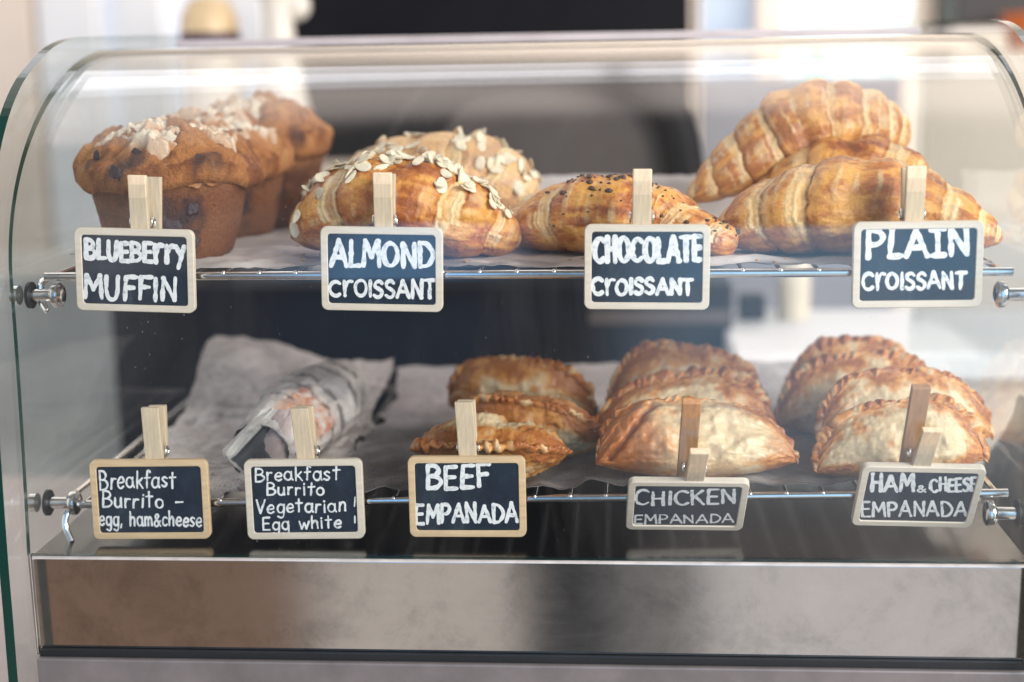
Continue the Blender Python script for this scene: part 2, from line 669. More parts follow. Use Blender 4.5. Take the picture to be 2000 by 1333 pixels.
def prism_x(prof, x0, x1):
    """extrude a closed (y,z) outline along x; materials 0 = faces, 1 = rim"""
    n = len(prof)
    V = np.vstack([np.column_stack([np.full(n, x0), prof]), np.column_stack([np.full(n, x1), prof])])
    F = [list(range(n))[::-1], list(range(n, 2 * n))]
    for i in range(n):
        j = (i + 1) % n
        F.append([i, j, n + j, n + i])
    return V, F, [0, 0] + [1] * n


for x0, x1 in ((XL - TH, XL), (XR, XR + TH)):
    V, F, fm = prism_x(side_profile(), x0, x1)
    ns = len(side_profile())
    fm = [0, 0] + [0 if i in (ns - 5, ns - 4, ns - 3, ns - 2) else 1 for i in range(ns)]
    mesh('side_panel', V, F, None, case, smooth=False, mats=[M_SIDE, M_EDGE], fmat=fm)

# curved front glass: a bent sheet 5 mm thick between the side panels
zz = np.linspace(.001, .17, 34)[:-1]
aa = np.linspace(0, np.pi / 2, 76)
gi = np.vstack([np.column_stack([-.0135 - .009 * ((.17 - zz) / .17) ** 1.5, zz]),
                np.column_stack([-.0135 + .21 * (1 - np.cos(aa)), .17 + .138 * np.sin(aa)]), [(.25, .3081), (.335, .3085)]])
tg = np.gradient(gi, axis=0)
tg /= np.linalg.norm(tg, axis=1)[:, None]
go = gi + np.column_stack([-tg[:, 1], tg[:, 0]]) * 0.005       # outward
pr = np.vstack([go, gi[::-1]])
n = len(gi)
x0, x1 = XL + 0.0015, XR - 0.0015
V = np.vstack([np.column_stack([np.full(2 * n, x0), pr]), np.column_stack([np.full(2 * n, x1), pr])])
F, fm = [], []
for i in range(2 * n):
    j = (i + 1) % (2 * n)
    F.append([j, i, 2 * n + i, 2 * n + j])
    fm.append(1 if i in (n - 1, 2 * n - 1) else 0)
for b0, fl in ((0, False), (2 * n, True)):
    for i in range(n - 1):
        q = [b0 + i, b0 + i + 1, b0 + 2 * n - 2 - i, b0 + 2 * n - 1 - i]
        F.append(q[::-1] if fl else q)
        fm.append(1)
o = mesh('curved_glass', V, F, None, case, smooth=True, mats=[M_GLASS, M_EDGE], fmat=fm)
autosmooth(o, 40)

BX0, BX1 = -0.3665, 0.2460
MB().box((BX0, -0.0245, -0.061), (BX1, 0.34, -0.0020), 0.0004).build('base', M_STEEL, case)
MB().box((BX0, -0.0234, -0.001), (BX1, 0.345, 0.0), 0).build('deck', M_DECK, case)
MB().box((BX0, -0.0253, -0.0018), (BX1, -0.0236, 0.0003), 0).build('edge_highlight', simple('pale_highlight', (.62, .58, .55), .45, .2, .2, 60), case)  # added pale strip, its colour stands for the highlight along the top edge
MB().box((BX0 + .001, -0.0285, -0.0655), (BX1 - .001, 0.33, -0.0612), 0).build('dark_gap', M_BLACK, case)  # black strip painted in for the dark recess between base and trim
MB().box((BX0 - 0.0005, -0.0315, -0.11), (BX1 + 0.001, 0.35, -0.0657), 0.0015).build('lower_trim', M_TRIM, case)
for xx in (BX0 - 0.0022, BX1 + 0.0005):
    MB().box((xx, -0.0265, -0.0655), (xx + 0.0017, -0.0225, 0.002), 0.0004).build('corner_strip', M_CHROME, case)
# rear top rail and rear door frame
b = MB()
b.box((XL + .004, 0.338, 0.3055), (XR - .004, 0.356, 0.3205), 0.002)
b.build('top_rail', M_RAIL, case)

def peg(px, py, Y, side):
    """shelf support bolted through the side panel"""
    c = onY(px, py, Y)
    c[0] = XL if side < 0 else XR
    d = -side      # direction into the case
    b = MB()
    b.lathe([(0, 0.0), (.0040, 0.0), (.0040, .017), (0, .017)], (d, 0, 0), c, 20)
    st = autosmooth(b.build('shelf_peg', M_CHROME, case))
    b = MB()
    b.lathe([(0, .0002), (.0085, .0002), (.0085, .0022), (.0045, .0028)], (d, 0, 0), c, 28)
    autosmooth(b.build('washer', M_BLACK, st))
    b = MB()
    b.lathe([(0, .015), (.006, .015), (.0078, .0166), (.0082, .0185), (.0078, .0205), (.006, .0218), (.003, .0222), (0, .0222)], (d, 0, 0), c, 28)
    autosmooth(b.build('knob', M_CHROME, st))
    b = MB()
    b.lathe([(0, -.0055 - TH), (.004, -.0055 - TH), (.0062, -.0045 - TH), (.0062, -.0002 - TH), (0, -.0002 - TH)], (d, 0, 0), c, 24)
    autosmooth(b.build('nut', M_CHROME, st))


peg(60, 577, .012, -1)
peg(95, 982, .012, -1)
peg(1985, 575, .012, 1)
peg(1970, 1003, .012, 1)


def wire_shelf(label, pl, pr, spacing, hookx):
    A, B = onY(*pl, 0.012), onY(*pr, 0.012)
    t = thing('wire_shelf', label, 'shelf', tuple((A + B) / 2 + np.array([0, .16, 0])), 'wire shelves of the case')
    autosmooth(MB().tube([A, A + (B - A) * .33, A + (B - A) * .66, B], 0.0027, 14).build('front_rail', M_CHROME, t))
    back = np.array([0, .318, 0])
    autosmooth(MB().tube([A + back, B + back], 0.0025, 10).build('rear_rail', M_CHROME, t))
    for P in (A + (B - A) * .012, A + (B - A) * .988):
        autosmooth(MB().tube([P + [0, .001, .0005], P + back], 0.0022, 10).build('side_rail', M_CHROME, t))
    k = int((B[0] - A[0]) / spacing)
    for i in range(1, k):
        P = A + (B - A) * (i / k) + [0, 0, .0014]
        b = MB().tube([P + [0, -.0008, 0], P + [0, .1, 0], P + [0, .318, 0]], 0.00125, 8)
        b.ball(P + [0, -.0010, 0.0002], 0.0017, 10, 8)
        autosmooth(b.build('wire', M_CHROME, t), 50)
    for hp in hookx:
        H = np.array([onY(x, y, Y) for x, y, Y in hp])
        autosmooth(MB().tube(catmull(H, 24), 0.0021, 10).build('hook', M_CHROME, t))
    return A, B


SA, SB = wire_shelf('upper chrome wire shelf holding the muffins and croissants', (88, 541), (1978, 531), .0222,
                    [[(92, 545, .014), (80, 556, .014), (80, 585, .012), (90, 604, .010), (94, 607, .010)]])
LA, LB = wire_shelf('lower chrome wire shelf holding the burrito and empanadas', (100, 986), (1968, 963), .0222,
                    [[(176, 984, .013), (150, 986, .011), (130, 1005, .008), (128, 1030, .006), (140, 1058, .003)]])


def z1(x):
    return SA[2] + (SB[2] - SA[2]) * (x - SA[0]) / (SB[0] - SA[0]) + 0.0027


def z2(x):
    return LA[2] + (LB[2] - LA[2]) * (x - LA[0]) / (LB[0] - LA[0]) + 0.0027


# ------------------------------------------------------------------ paper
def sheet(name, label, cat, x0, x1, y0, y1, zf, amp, colf, mat, seed, nx=120, ny=100, lift=None, group=None, edge=0.004, shape=None):
    u = np.linspace(0, 1, nx)
    v = np.linspace(0, 1, ny)
    U, Vv = np.meshgrid(u, v, indexing='ij')
    X = x0 + (x1 - x0) * U
    Y = y0 + (y1 - y0) * Vv
    Q = np.stack([X * 22, Y * 22, 0 * X + seed], -1)
    X = X + edge * fbm(np.stack([Y * 40, 0 * X + (U > .5), 0 * X + seed], -1), seed) * np.abs(2 * U - 1) ** 6
    Y = Y + edge * fbm(np.stack([X * 35, 0 * X + (Vv > .5), 0 * X + seed + 5], -1), seed + 1) * np.abs(2 * Vv - 1) ** 6
    if shape is not None:
        X, Y = shape(U, Vv, X, Y)
    w = np.abs(fbm(Q, seed + 2)) + .45 * np.abs(fbm(Q * 2.7 + 5, seed + 3, 3)) - .12
    w = w * (.35 + .65 * sst(-.3, .4, fbm(Q * .5, seed + 6, 2)))
    w = np.maximum(w, 0)
    Z = zf(X) + 0.0008 + amp * w
    if lift is not None:
        Z = Z + lift(U, Vv, X, Y)
    V = np.stack([X, Y, Z], -1)
    c = colf(U, Vv, V)
    # 0.3 mm of real thickness
    top = V
    bot = V - [0, 0, .0003]
    Fa = gridF(nx, ny)
    Fb = [f[::-1] for f in gridF(nx, ny, off=nx * ny)]
    idx = np.arange(nx * ny).reshape(nx, ny)
    loop = list(idx[:, 0]) + list(idx[-1, 1:]) + list(idx[-2::-1, -1]) + list(idx[0, -2:0:-1])
    Fs = [[loop[i], loop[(i + 1) % len(loop)], loop[(i + 1) % len(loop)] + nx * ny, loop[i] + nx * ny] for i in range(len(loop))]
    uv = np.stack([X, Y], -1)
    org = np.array([(x0 + x1) / 2, (y0 + y1) / 2, float(zf((x0 + x1) / 2))])
    VV = np.concatenate([top.reshape(-1, 3), bot.reshape(-1, 3)])
    o = mesh(name, VV - org, Fa + Fb + Fs, mat, None, col=np.concatenate([c.reshape(-1, 3)] * 2), uv=np.concatenate([uv.reshape(-1, 2)] * 2))
    o.location = org
    tag(o, label, cat, group)
    return o


def col_liner(U, Vv, V):
    n = fbm(V * 30, 3)
    c = np.zeros(V.shape) + np.array([.66, .60, .58])
    c = mixc(c, [.50, .45, .44], sst(-.2, .7, n))
    n2 = fbm(V * 14, 9)
    c = mixc(c, [.14, .13, .13], sst(.45, .62, n2) * 0.7 * (Vv < .35))
    return c


sheet('paper_liner', 'crumpled pale paper liner under the muffins and croissants on the upper shelf', 'paper', -.345, .225, .018, .325, z1, .0040,
      col_liner, M_LINER, 4, lift=lambda U, Vv, X, Y: .03 * sst(.82, 1.0, Vv) ** 2 + .010 * sst(.12, 0, U), edge=.006)


def col_news(U, Vv, V):
    n = fbm(V * 18, 13)
    c = np.zeros(V.shape) + np.array([.78, .71, .68])
    c = mixc(c, [.45, .40, .39], sst(-.2, .8, n))
    # a printed picture block and headline bars
    for (a, b_, p, q, d) in ((.50, .72, .40, .455, .85), (.1, .9, .14, .158, .5), (.15, .85, .19, .204, .45), (.15, .6, .62, .64, .4), (.15, .55, .67, .685, .4)):
        m = sst(a - .01, a + .01, U) * sst(b_ + .01, b_ - .01, U) * sst(p - .008, p + .008, Vv) * sst(q + .008, q - .008, Vv)
        c = mixc(c, [.10, .10, .11], m * d)
    return c


def shear(U, Vv, X, Y):
    return X - .012 * (1 - Vv) * (1 - U) - .010 * Vv * (1 - U), Y


sheet('newspaper_sheet', 'pale newspaper sheet with its far corner curled up, left of the wrapped burrito', 'newspaper', -.325, -.185, .024, .300, z2, .007,
      col_news, M_PAPER, 21, shape=shear,
      lift=lambda U, Vv, X, Y: .045 * sst(.55, 1.0, Vv) * (1 - .45 * U) + .006 * np.sin(U * 5 + 1) * Vv)


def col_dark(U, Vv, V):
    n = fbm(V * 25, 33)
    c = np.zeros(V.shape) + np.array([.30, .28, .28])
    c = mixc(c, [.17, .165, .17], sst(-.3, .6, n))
    c = mixc(c, [.62, .57, .56], sst(.52, .72, Vv))  # grey paper, with the shelf's shade put into the darker front half
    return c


sheet('paper_liner', 'grey paper liner, front half painted dark as in shade, with wavy front edge under the empanadas', 'paper', -.185, .225, .016, .325, z2, .0042,
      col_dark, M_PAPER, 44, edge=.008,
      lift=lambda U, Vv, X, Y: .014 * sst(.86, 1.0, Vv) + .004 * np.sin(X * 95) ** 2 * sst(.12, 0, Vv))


# loose crumbs on the upper liner
rng = random.Random(404)
b = MB()
for q in range(140):
    x, y = rng.uniform(-.33, .21), rng.uniform(.022, .12)
    r = rng.choice([.0004, .0006, .0009, .0013])
    bb = MB().ball((0, 0, 0), r, 6, 5, scale=(rng.uniform(.7, 1.6), rng.uniform(.7, 1.6), .5))
    b.add(bb.V[0] * (1 + .4 * vnoise(bb.V[0] / r + q, 2))[:, None] + [x, y, z1(x) + .0022 + r * .3], bb.F)
o = b.build('crumbs', simple('crumb', (.55, .30, .12), .7, 0, .3, 300), smooth=True)
tag(o, 'loose pastry crumbs along the front of the upper shelf', 'crumbs', kind='stuff')


# ------------------------------------------------------------------ croissants
def frames(P):
    T = np.gradient(P, axis=0)
    T /= np.linalg.norm(T, axis=1)[:, None]
    A = np.cross(T, [0, 0, 1.0])
    A /= np.linalg.norm(A, axis=1)[:, None]
    B = np.cross(A, T)
    return T, A, B


BROWN = np.array([.51, .150, .022])
DARK = np.array([.27, .060, .009])
GOLD = np.array([.78, .365, .075])
CREAM = np.array([.94, .73, .41])


def croissant(name, label, cat, pts, rpx, seed, group, bands=6, slant=.30, ecc=.92, rest=None, pale=0.0, dark=0.0, n=340, m=170, skew=1, step=.155, finel=.55):
    """pts: (px, py, Y) along the spine; rpx: radius in pixels at each"""
    W3 = np.array([onY(x, y, Y) for x, y, Y in pts])
    rr = np.array([r * mmpx(p[2]) for r, p in zip(rpx, pts)])
    P = catmull(W3, n)
    R = catmull(rr, n)
    s = np.linspace(-1, 1, n)
    endc = np.sqrt(np.clip(1 - np.abs(s) ** 14, 0.0, 1))
    R = R * (0.10 + 0.90 * endc)
    T, A, B = frames(P)
    th = np.arange(m) / m * 2 * np.pi
    SS, TT = np.meshgrid(s, th, indexing='ij')
    rng = random.Random(seed)
    # wrapped layers: wide in the middle, narrower toward the tips, edges slanting round the roll
    edges = [0.0, .9 / bands]
    wd_ = 1.05 / bands
    while edges[-1] < 1.05:
        edges.append(edges[-1] + wd_ * rng.uniform(.8, 1.2))
        wd_ *= .90
    edges = np.array(edges)
    base = np.stack([np.cos(TT) * 1.2, np.sin(TT) * 1.2, SS * 2.0], -1)
    wob = .020 * fbm(base * 2.0, seed + 40, 3)
    u = np.abs(SS + skew * slant * .16 * np.cos(TT) + .03) + .05 * (1 - np.sin(TT)) * 0 + wob
    k = np.clip(np.searchsorted(edges, u.ravel(), 'right').reshape(u.shape) - 1, 0, len(edges) - 2)
    w = (u - edges[k]) / (edges[k + 1] - edges[k])
    w = np.clip(w, 0, 1)
    prof = .15 + .85 * np.sin(np.pi * np.clip(.10 + .66 * w, 0, 1)) ** 1.6
    prof = prof * sst(1.0, .965, w) + .0
    h = step * (prof - .4)
    h = h + .045 * fbm(base * 2.6, seed + 3, 4) + .022 * np.abs(fbm(base * 8, seed + 5, 4))
    # fine layering lines in the pulled strips
    stri = vnoise(np.stack([u * 75, TT * .5, 0 * u + seed], -1), seed + 8)
    pullm = sst(.40, .26, w + .20 * vnoise(np.stack([u * 22, TT * .45, 0 * u + seed], -1), seed + 11) + .06 * fbm(base * 7, seed + 12, 2)) * sst(0, .04, w) * (k > 0)
    h = h + .020 * stri * pullm + .012 * vnoise(np.stack([u * 40, TT * .42, 0 * u + seed + 3], -1), seed + 14)
    rad_ = R[:, None] * (1 + h)
    cs, sn = np.cos(TT), np.sin(TT)
    sq = np.where(sn < 0, .80, 1.0)                   # flatter underside
    V = P[:, None, :] + A[:, None, :] * (cs * rad_)[..., None] + B[:, None, :] * (sn * rad_ * ecc * sq)[..., None]
    # colours
    nz = fbm(base * 3.2, seed + 20, 4)
    nf = fbm(base * 16, seed + 23, 3)
    c = np.zeros(V.shape) + GOLD
    c = mixc(c, BROWN, sst(-.50, .35, nz + .30 * nf + .35 * (w - .5)))
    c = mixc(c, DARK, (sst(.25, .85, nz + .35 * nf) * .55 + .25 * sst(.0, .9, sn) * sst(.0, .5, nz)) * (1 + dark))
    fine = vnoise(np.stack([u * 40, TT * .42, 0 * u + seed + 3], -1), seed + 14)
    fm_ = sst(.15, .55, fine) * sst(-.5, .5, fbm(base * 2.4, seed + 15, 3) - .1) * finel
    c = mixc(c, CREAM * .93, fm_ * sst(-.6, -.1, sn))
    cr = pullm * np.clip(.70 + .55 * stri, 0, 1) * sst(-.65, -.15, sn) * (.85 + .15 * nz)
    c = mixc(c, CREAM, np.clip(cr, 0, 1))
    c = mixc(c, DARK, sst(.72, .98, w) * .30)
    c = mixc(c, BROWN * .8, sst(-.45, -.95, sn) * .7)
    c = mixc(c, [.86, .68, .43], np.full(w.shape, pale))
    V = V.reshape(n, m, 3)
    if rest is not None:
        V = V + [0, 0, rest + .0006 - V[..., 2].min()]
    loc = V.reshape(-1, 3).mean(0)
    loc[2] = V[..., 2].min()
    t = thing(name, label, cat, tuple(loc), group)
    Vf = np.vstack([V.reshape(-1, 3), V[0].mean(0), V[-1].mean(0)])
    Fc = gridF(n, m, False, True)
    e0, e1 = n * m, n * m + 1
    Fc += [[e0, (j + 1) % m, j] for j in range(m)] + [[e1, (n - 1) * m + j, (n - 1) * m + (j + 1) % m] for j in range(m)]
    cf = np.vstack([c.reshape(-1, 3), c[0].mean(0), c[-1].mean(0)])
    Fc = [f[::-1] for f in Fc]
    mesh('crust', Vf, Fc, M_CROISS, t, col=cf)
    return t, V, (P, T, A, B, R)


def surf_normal(V, i, j):
    n, m = V.shape[:2]
    a = V[min(i + 2, n - 1), j] - V[max(i - 2, 0), j]
    b = V[i, (j + 2) % m] - V[i, (j - 2) % m]
    q = np.cross(a, b)
    q /= np.linalg.norm(q) + 1e-12
    return q


def almond_slices(t, V, count, seed, spread, srange, centre=math.pi / 2, extra=()):
    rng = random.Random(seed)
    n, m = V.shape[:2]
    ctr = V.mean(1)
    spots = []
    for _ in range(count):
        s = rng.uniform(*srange)
        th = centre + rng.gauss(0, spread)
        spots.append((s, th))
    spots += list(extra)
    for q, (s, th) in enumerate(spots):
        i = int((s * .5 + .5) * (n - 1))
        j = int(th / (2 * math.pi) * m) % m
        p = V[i, j]
        nn = surf_normal(V, i, j)
        if nn @ (p - ctr[i]) < 0:
            nn = -nn
        nn = nn + np.array([rng.gauss(0, .33) for _ in range(3)])
        nn /= np.linalg.norm(nn)
        a = np.cross(nn, [rng.gauss(0, 1) for _ in range(3)])
        a /= np.linalg.norm(a)
        b = np.cross(nn, a)
        L, Wd = rng.uniform(.0045, .0068), rng.uniform(.0028, .0040)
        if rng.random() < .2:
            Wd *= .55
        bend = rng.uniform(-.12, .3)
        th_ = rng.uniform(.0004, .0006)
        k = 14
        V2 = []
        for sg in (1, -1):
            for rf in (.0, .6, .93, 1.0):
                for x in range(k):
                    an = x / k * 2 * math.pi
                    lx = L * rf * math.cos(an) * (1 + .12 * math.cos(an))
                    ly = Wd * rf * math.sin(an)
                    lz = bend * lx * lx / L + sg * th_ * (1.0 if rf < .94 else .35)
                    V2.append(p + nn * (.0009 + .0005 * rng.random() * 0 + lz + (q % 4) * .0003) + a * lx + b * ly)
        F2 = []
        for sgi in (0, 1):
            o_ = sgi * 4 * k
            ff = gridF(4, k, False, True, o_)
            F2 += ff if sgi == 0 else [f[::-1] for f in ff]
        for x in range(k):
            F2.append([3 * k + x, 3 * k + (x + 1) % k, 7 * k + (x + 1) % k, 7 * k + x])
        mesh('almond_slice', V2, F2, M_ALM, t)


G_ALM = 'almond croissants on the upper shelf'
t, V, _ = croissant('almond_croissant', 'glossy almond croissant topped with sliced almonds, behind the almond croissant sign', 'croissant',
                    [(578, 445, .078), (640, 425, .066), (730, 400, .057), (800, 395, .055), (890, 420, .058), (960, 445, .068), (1004, 462, .080)],
                    [32, 76, 106, 108, 90, 61, 32], 11, G_ALM, bands=3.0, slant=.6, rest=z1(-.15), dark=.15, finel=.35)
almond_slices(t, V, 88, 5, .34, (-.66, .54), math.pi * .41, extra=[(-.86, -.2), (-.78, .1), (-.70, .35), (.62, .7), (.56, .9), (.68, 1.0)])
t, V, _ = croissant('almond_croissant', 'blurred almond croissant heaped with sliced almonds at the back of the upper shelf', 'croissant',
                    [(596, 412, .20), (680, 392, .19), (780, 362, .185), (890, 352, .185), (980, 366, .185), (1050, 390, .19)],
                    [34, 66, 90, 94, 78, 34], 12, G_ALM, bands=3.4, slant=.6, rest=None, pale=.42)
almond_slices(t, V, 98, 6, .75, (-.9, .9), math.pi * .42)

t, V, _ = croissant('chocolate_croissant', 'croissant dotted with dark chocolate bits, behind the chocolate croissant sign', 'croissant',
                    [(975, 440, .105), (1040, 432, .088), (1120, 420, .076), (1200, 412, .070), (1290, 420, .068), (1365, 448, .058), (1440, 470, .054)],
                    [24, 55, 80, 85, 68, 46, 40], 13, None, bands=3.4, slant=.7, rest=z1(0.0), dark=.35)
rng = random.Random(77)
ctr = V.mean(1)
for q in range(90):
    s = rng.choice([rng.gauss(-.16, .10), rng.gauss(.30, .14), rng.gauss(.86, .07), rng.gauss(-.05, .18)])
    s = max(-.45, min(.97, s))
    th = math.pi * .5 - abs(rng.gauss(.15, .5))
    i, j = int((s * .5 + .5) * (V.shape[0] - 1)), int(th / (2 * math.pi) * V.shape[1]) % V.shape[1]
    b = MB()
    r = rng.choice([rng.uniform(.0006, .0013), rng.uniform(.0006, .0013), rng.uniform(.0014, .0024)])
    b.ball((0, 0, 0), r, 9, 7, scale=(rng.uniform(.8, 1.3), rng.uniform(.8, 1.3), rng.uniform(.6, .9)))
    vv = b.V[0]
    vv = vv * (1 + .22 * vnoise(vv / r * 1.7 + q, 3))[:, None]
    b.V[0] = vv + V[i, j]
    b.build('chocolate_bit', M_CHOC, t, smooth=True)

G_PL = 'plain croissants piled on the upper shelf'
croissant('plain_croissant', 'golden plain croissant lying in front of the pile, behind the plain croissant sign', 'croissant',
          [(1395, 462, .086), (1480, 440, .074), (1590, 420, .065), (1700, 408, .062), (1800, 420, .066), (1890, 448, .076), (1952, 470, .086)],
          [26, 72, 97, 98, 79, 50, 22], 14, G_PL, bands=3.9, slant=.6, rest=z1(.15), pale=.06)
croissant('plain_croissant', 'deep orange plain croissant wedged between the front and topmost plain croissants', 'croissant',
          [(1465, 408, .165), (1540, 380, .155), (1630, 350, .15), (1710, 350, .15), (1778, 380, .155), (1822, 420, .165)],
          [32, 62, 80, 80, 64, 30], 15, G_PL, bands=3.4, slant=.6, dark=.2)
croissant('plain_croissant', 'pale topmost plain croissant tilted across the back of the pile', 'croissant',
          [(1343, 392, .165), (1410, 350, .172), (1500, 292, .18), (1575, 252, .185), (1655, 246, .19), (1715, 258, .20), (1765, 278, .21)],
          [18, 50, 76, 92, 80, 62, 34], 16, G_PL, bands=4.4, slant=.6, pale=.10)


# ------------------------------------------------------------------ muffins
def muffin(label, px, Y, rb, rt, rc, hb, hc, seed, berries, tilt=(0, 0), lift=0):
    X = onY(px, 500, Y)[0]
    z0 = z1(X) + lift
    loc = (X, Y, z0)
    t = thing('blueberry_muffin', label, 'muffin', loc, 'blueberry muffins on the upper shelf')
    k = 160
    a = np.arange(k) / k * 2 * np.pi
    # tapered body
    prof = [(0.0, .0006), (rb * .6, .0006), (rb * .94, .0008), (rb, .003)] + [(rb + (rt - rb) * q ** .9, .003 + (hb - .003) * q) for q in np.linspace(.08, 1, 26)] + [(rt * .8, hb + .004), (0, hb + .004)]
    pr_ = np.array(prof)
    Rr, Z = pr_[:, 0][:, None], pr_[:, 1][:, None]
    D = np.stack([np.cos(a)[None] * (Rr > 0) + 0 * Z, np.sin(a)[None] + 0 * Z, (Z / .05) + 0 * a[None]], -1)
    Rn = Rr * (1 + .014 * fbm(D * 2.2, seed, 4) + .006 * fbm(D * 14, seed + 1, 3))
    V = np.stack([Rn * np.cos(a), Rn * np.sin(a), Z + 0 * a[None]], -1)
    nb = fbm(D * 3.5, seed + 5, 4)
    c = np.zeros(V.shape) + np.array([.25, .088, .034])
    c = mixc(c, [.14, .046, .020], sst(-.2, .7, nb))
    c = mixc(c, [.52, .24, .10], sst(.80, .96, (Z / hb) + 0 * a[None] + .12 * nb) * .7)
    for (ban, bz, bs) in berries:
        if bz < hb:
            bp = np.array([(rb + (rt - rb) * (bz / hb) ** .9) * math.sin(rad(ban)), -(rb + (rt - rb) * (bz / hb) ** .9) * math.cos(rad(ban)), bz])
            dd = np.linalg.norm((V - bp) * [1, 1, .75], axis=-1) + .004 * fbm(D * 7, seed + 44, 3)
            c = mixc(c, [.045, .022, .030], sst(bs * 1.75, bs * .8, dd) * .85)
    mesh('body', V.reshape(-1, 3) + loc, gridF(len(prof), k, False, True), M_MUF, t, col=c)
    # overhanging cap
    q = np.linspace(0, 1, 46)
    prof = [(rt * .86, hb - .004), (rt * 1.0, hb - .0055), (rc * .95, hb - .0065), (rc, hb - .001), (rc * .985, hb + .006)]
    prof += [(rc * .985 * math.cos(x * math.pi / 2) ** 1.05, hb + .007 + hc * math.sin(x * math.pi / 2) ** 1.25) for x in q[1:]]
    pr_ = np.array(prof)
    Rr, Z = pr_[:, 0][:, None], pr_[:, 1][:, None]
    D = np.stack([Rr / rc * np.cos(a)[None], Rr / rc * np.sin(a)[None], (Z / rc) + 0 * a[None]], -1)
    top = np.clip((Z - hb - .004) / hc, 0, 1)
    disp = 1 + .06 * fbm(D * 1.6, seed + 10, 3) + .035 * fbm(D * 5, seed + 12, 4)
    V = np.stack([Rr * disp * np.cos(a), Rr * disp * np.sin(a), Z + (.008 * fbm(D * 2.6, seed + 14, 4) + .006 * np.abs(fbm(D * 6, seed + 15, 4))) * top ** .5 + 0 * a[None]
                  + .004 * fbm(np.stack([np.cos(a)[None] * 1.3 + 0 * Z, np.sin(a)[None] * 1.3 + 0 * Z, 0 * D[..., 0]], -1), seed + 30, 2)], -1)
    nb = fbm(D * 4, seed + 16, 4) + .35 * fbm(D * 16, seed + 17, 3)
    c = np.zeros(V.shape) + np.array([.52, .205, .062])
    c = mixc(c, [.26, .078, .020], sst(-.1, .6, nb))
    c = mixc(c, [.62, .30, .11], sst(.35, .8, -nb) * .8)
    for (ban, bz, bs) in berries:
        if bz >= hb:
            bp = np.array([rc * .95 * math.sin(rad(ban)), -rc * .95 * math.cos(rad(ban)), bz])
            dd = np.linalg.norm(V - bp, axis=-1) + .004 * fbm(D * 6, seed + 45, 3)
            c = mixc(c, [.06, .028, .030], sst(bs * 2.1, bs * .9, dd) * .8)
    cap = mesh('cap', V.reshape(-1, 3) + loc, gridF(len(prof), k, False, True), M_MUF, t, col=c)
    # crumbly streusel: one clumped crust over the top of the cap
    rng = random.Random(seed)
    nr, na = 110, 200
    rr = np.linspace(0, 1, nr)
    an = np.arange(na) / na * 2 * np.pi
    RRn, AN = np.meshgrid(rr, an, indexing='ij')
    x_, y_ = RRn * rc * .92 * np.cos(AN), RRn * rc * .92 * np.sin(AN)
    Pq = np.stack([x_, y_, 0 * x_], -1)
    wx = x_ + .0022 * fbm(Pq * 170 + 3, seed + 50, 3)
    wy = y_ + .0022 * fbm(Pq * 170 + 9, seed + 51, 3)
    hgt = np.zeros(x_.shape) - 1
    tone_ = np.zeros(x_.shape)
    for q in range(210):
        pr0 = rng.random() ** .6 * rc * .84
        pa = rng.uniform(0, 2 * math.pi)
        cxx, cyy = pr0 * math.cos(pa), pr0 * math.sin(pa)
        r0 = rng.choice([rng.uniform(.0015, .004), rng.uniform(.003, .0085)])
        hh0 = r0 * rng.uniform(.35, .80)
        ca, el = rng.uniform(0, 3.14), rng.uniform(1, 1.9)
        dx, dy = wx - cxx, wy - cyy
        u_, v_ = (dx * math.cos(ca) + dy * math.sin(ca)) / el, -dx * math.sin(ca) + dy * math.cos(ca)
        hq = hh0 * np.clip(1 - (u_ ** 2 + v_ ** 2) / r0 ** 2, 0, 1) ** .8
        up = hq > hgt
        hgt = np.where(up, hq, hgt)
        tone_ = np.where(up & (hq > 0), rng.random(), tone_)
    hgt = np.clip(hgt, 0, 1)
    base_z = hb + .0050 + hc * (1 - np.clip(RRn * .93, 0, 1) ** 1.9) ** .625
    rough_ = .0022 * fbm(Pq * 300, seed + 52, 4) + .0045 * fbm(Pq * 60, seed + 53, 3)
    patch = sst(-.35, .05, fbm(Pq * 34, seed + 54, 3) + .75 * (.84 - RRn))
    zt_ = base_z + (hgt * .72 + .0035) * patch + rough_ - .010 * sst(.80, 1.0, RRn) - .004 * (1 - patch)
    V = np.stack([x_, y_, zt_], -1) + loc
    nn = fbm(Pq * 260, seed + 55, 4)
    c = np.zeros(V.shape) + np.array([.47, .205, .08])
    c = mixc(c, [.80, .70, .56], sst(.0003, .0024, hgt) * (.50 + .50 * (tone_ > .35)))
    c = mixc(c, [.50, .26, .12], sst(.25, .9, nn) * .7)
    c = mixc(c, [.42, .18, .07], (1 - patch) * .85)
    mesh('streusel', V.reshape(-1, 3), gridF(nr, na, False, True), M_STREU, t, col=c)
    # blueberries baked into body and cap
    for (an, zz, s) in berries:
        an = rad(an)
        if zz < hb:
            rr = rb + (rt - rb) * (zz / hb) ** .9
            pn = (rr + .0002)
        else:
            pn = rc * (1 - ((zz - hb) / (hc + .007)) ** 2 * .55) * .99
        p = np.array([pn * math.sin(an), -pn * math.cos(an), zz]) + loc
        bb = MB().ball((0, 0, 0), s, 16, 12)
        v = bb.V[0]
        v = v * (1 + .55 * fbm(v / s * 1.3 + an * 5, seed + 3, 3))[:, None]
        d = np.array([math.sin(an), -math.cos(an), 0])
        v = v * .8 - np.outer(v @ d, d) * .8 * .86
        mesh('blueberry', v + p, bb.F, M_BERRY, t)
    return t


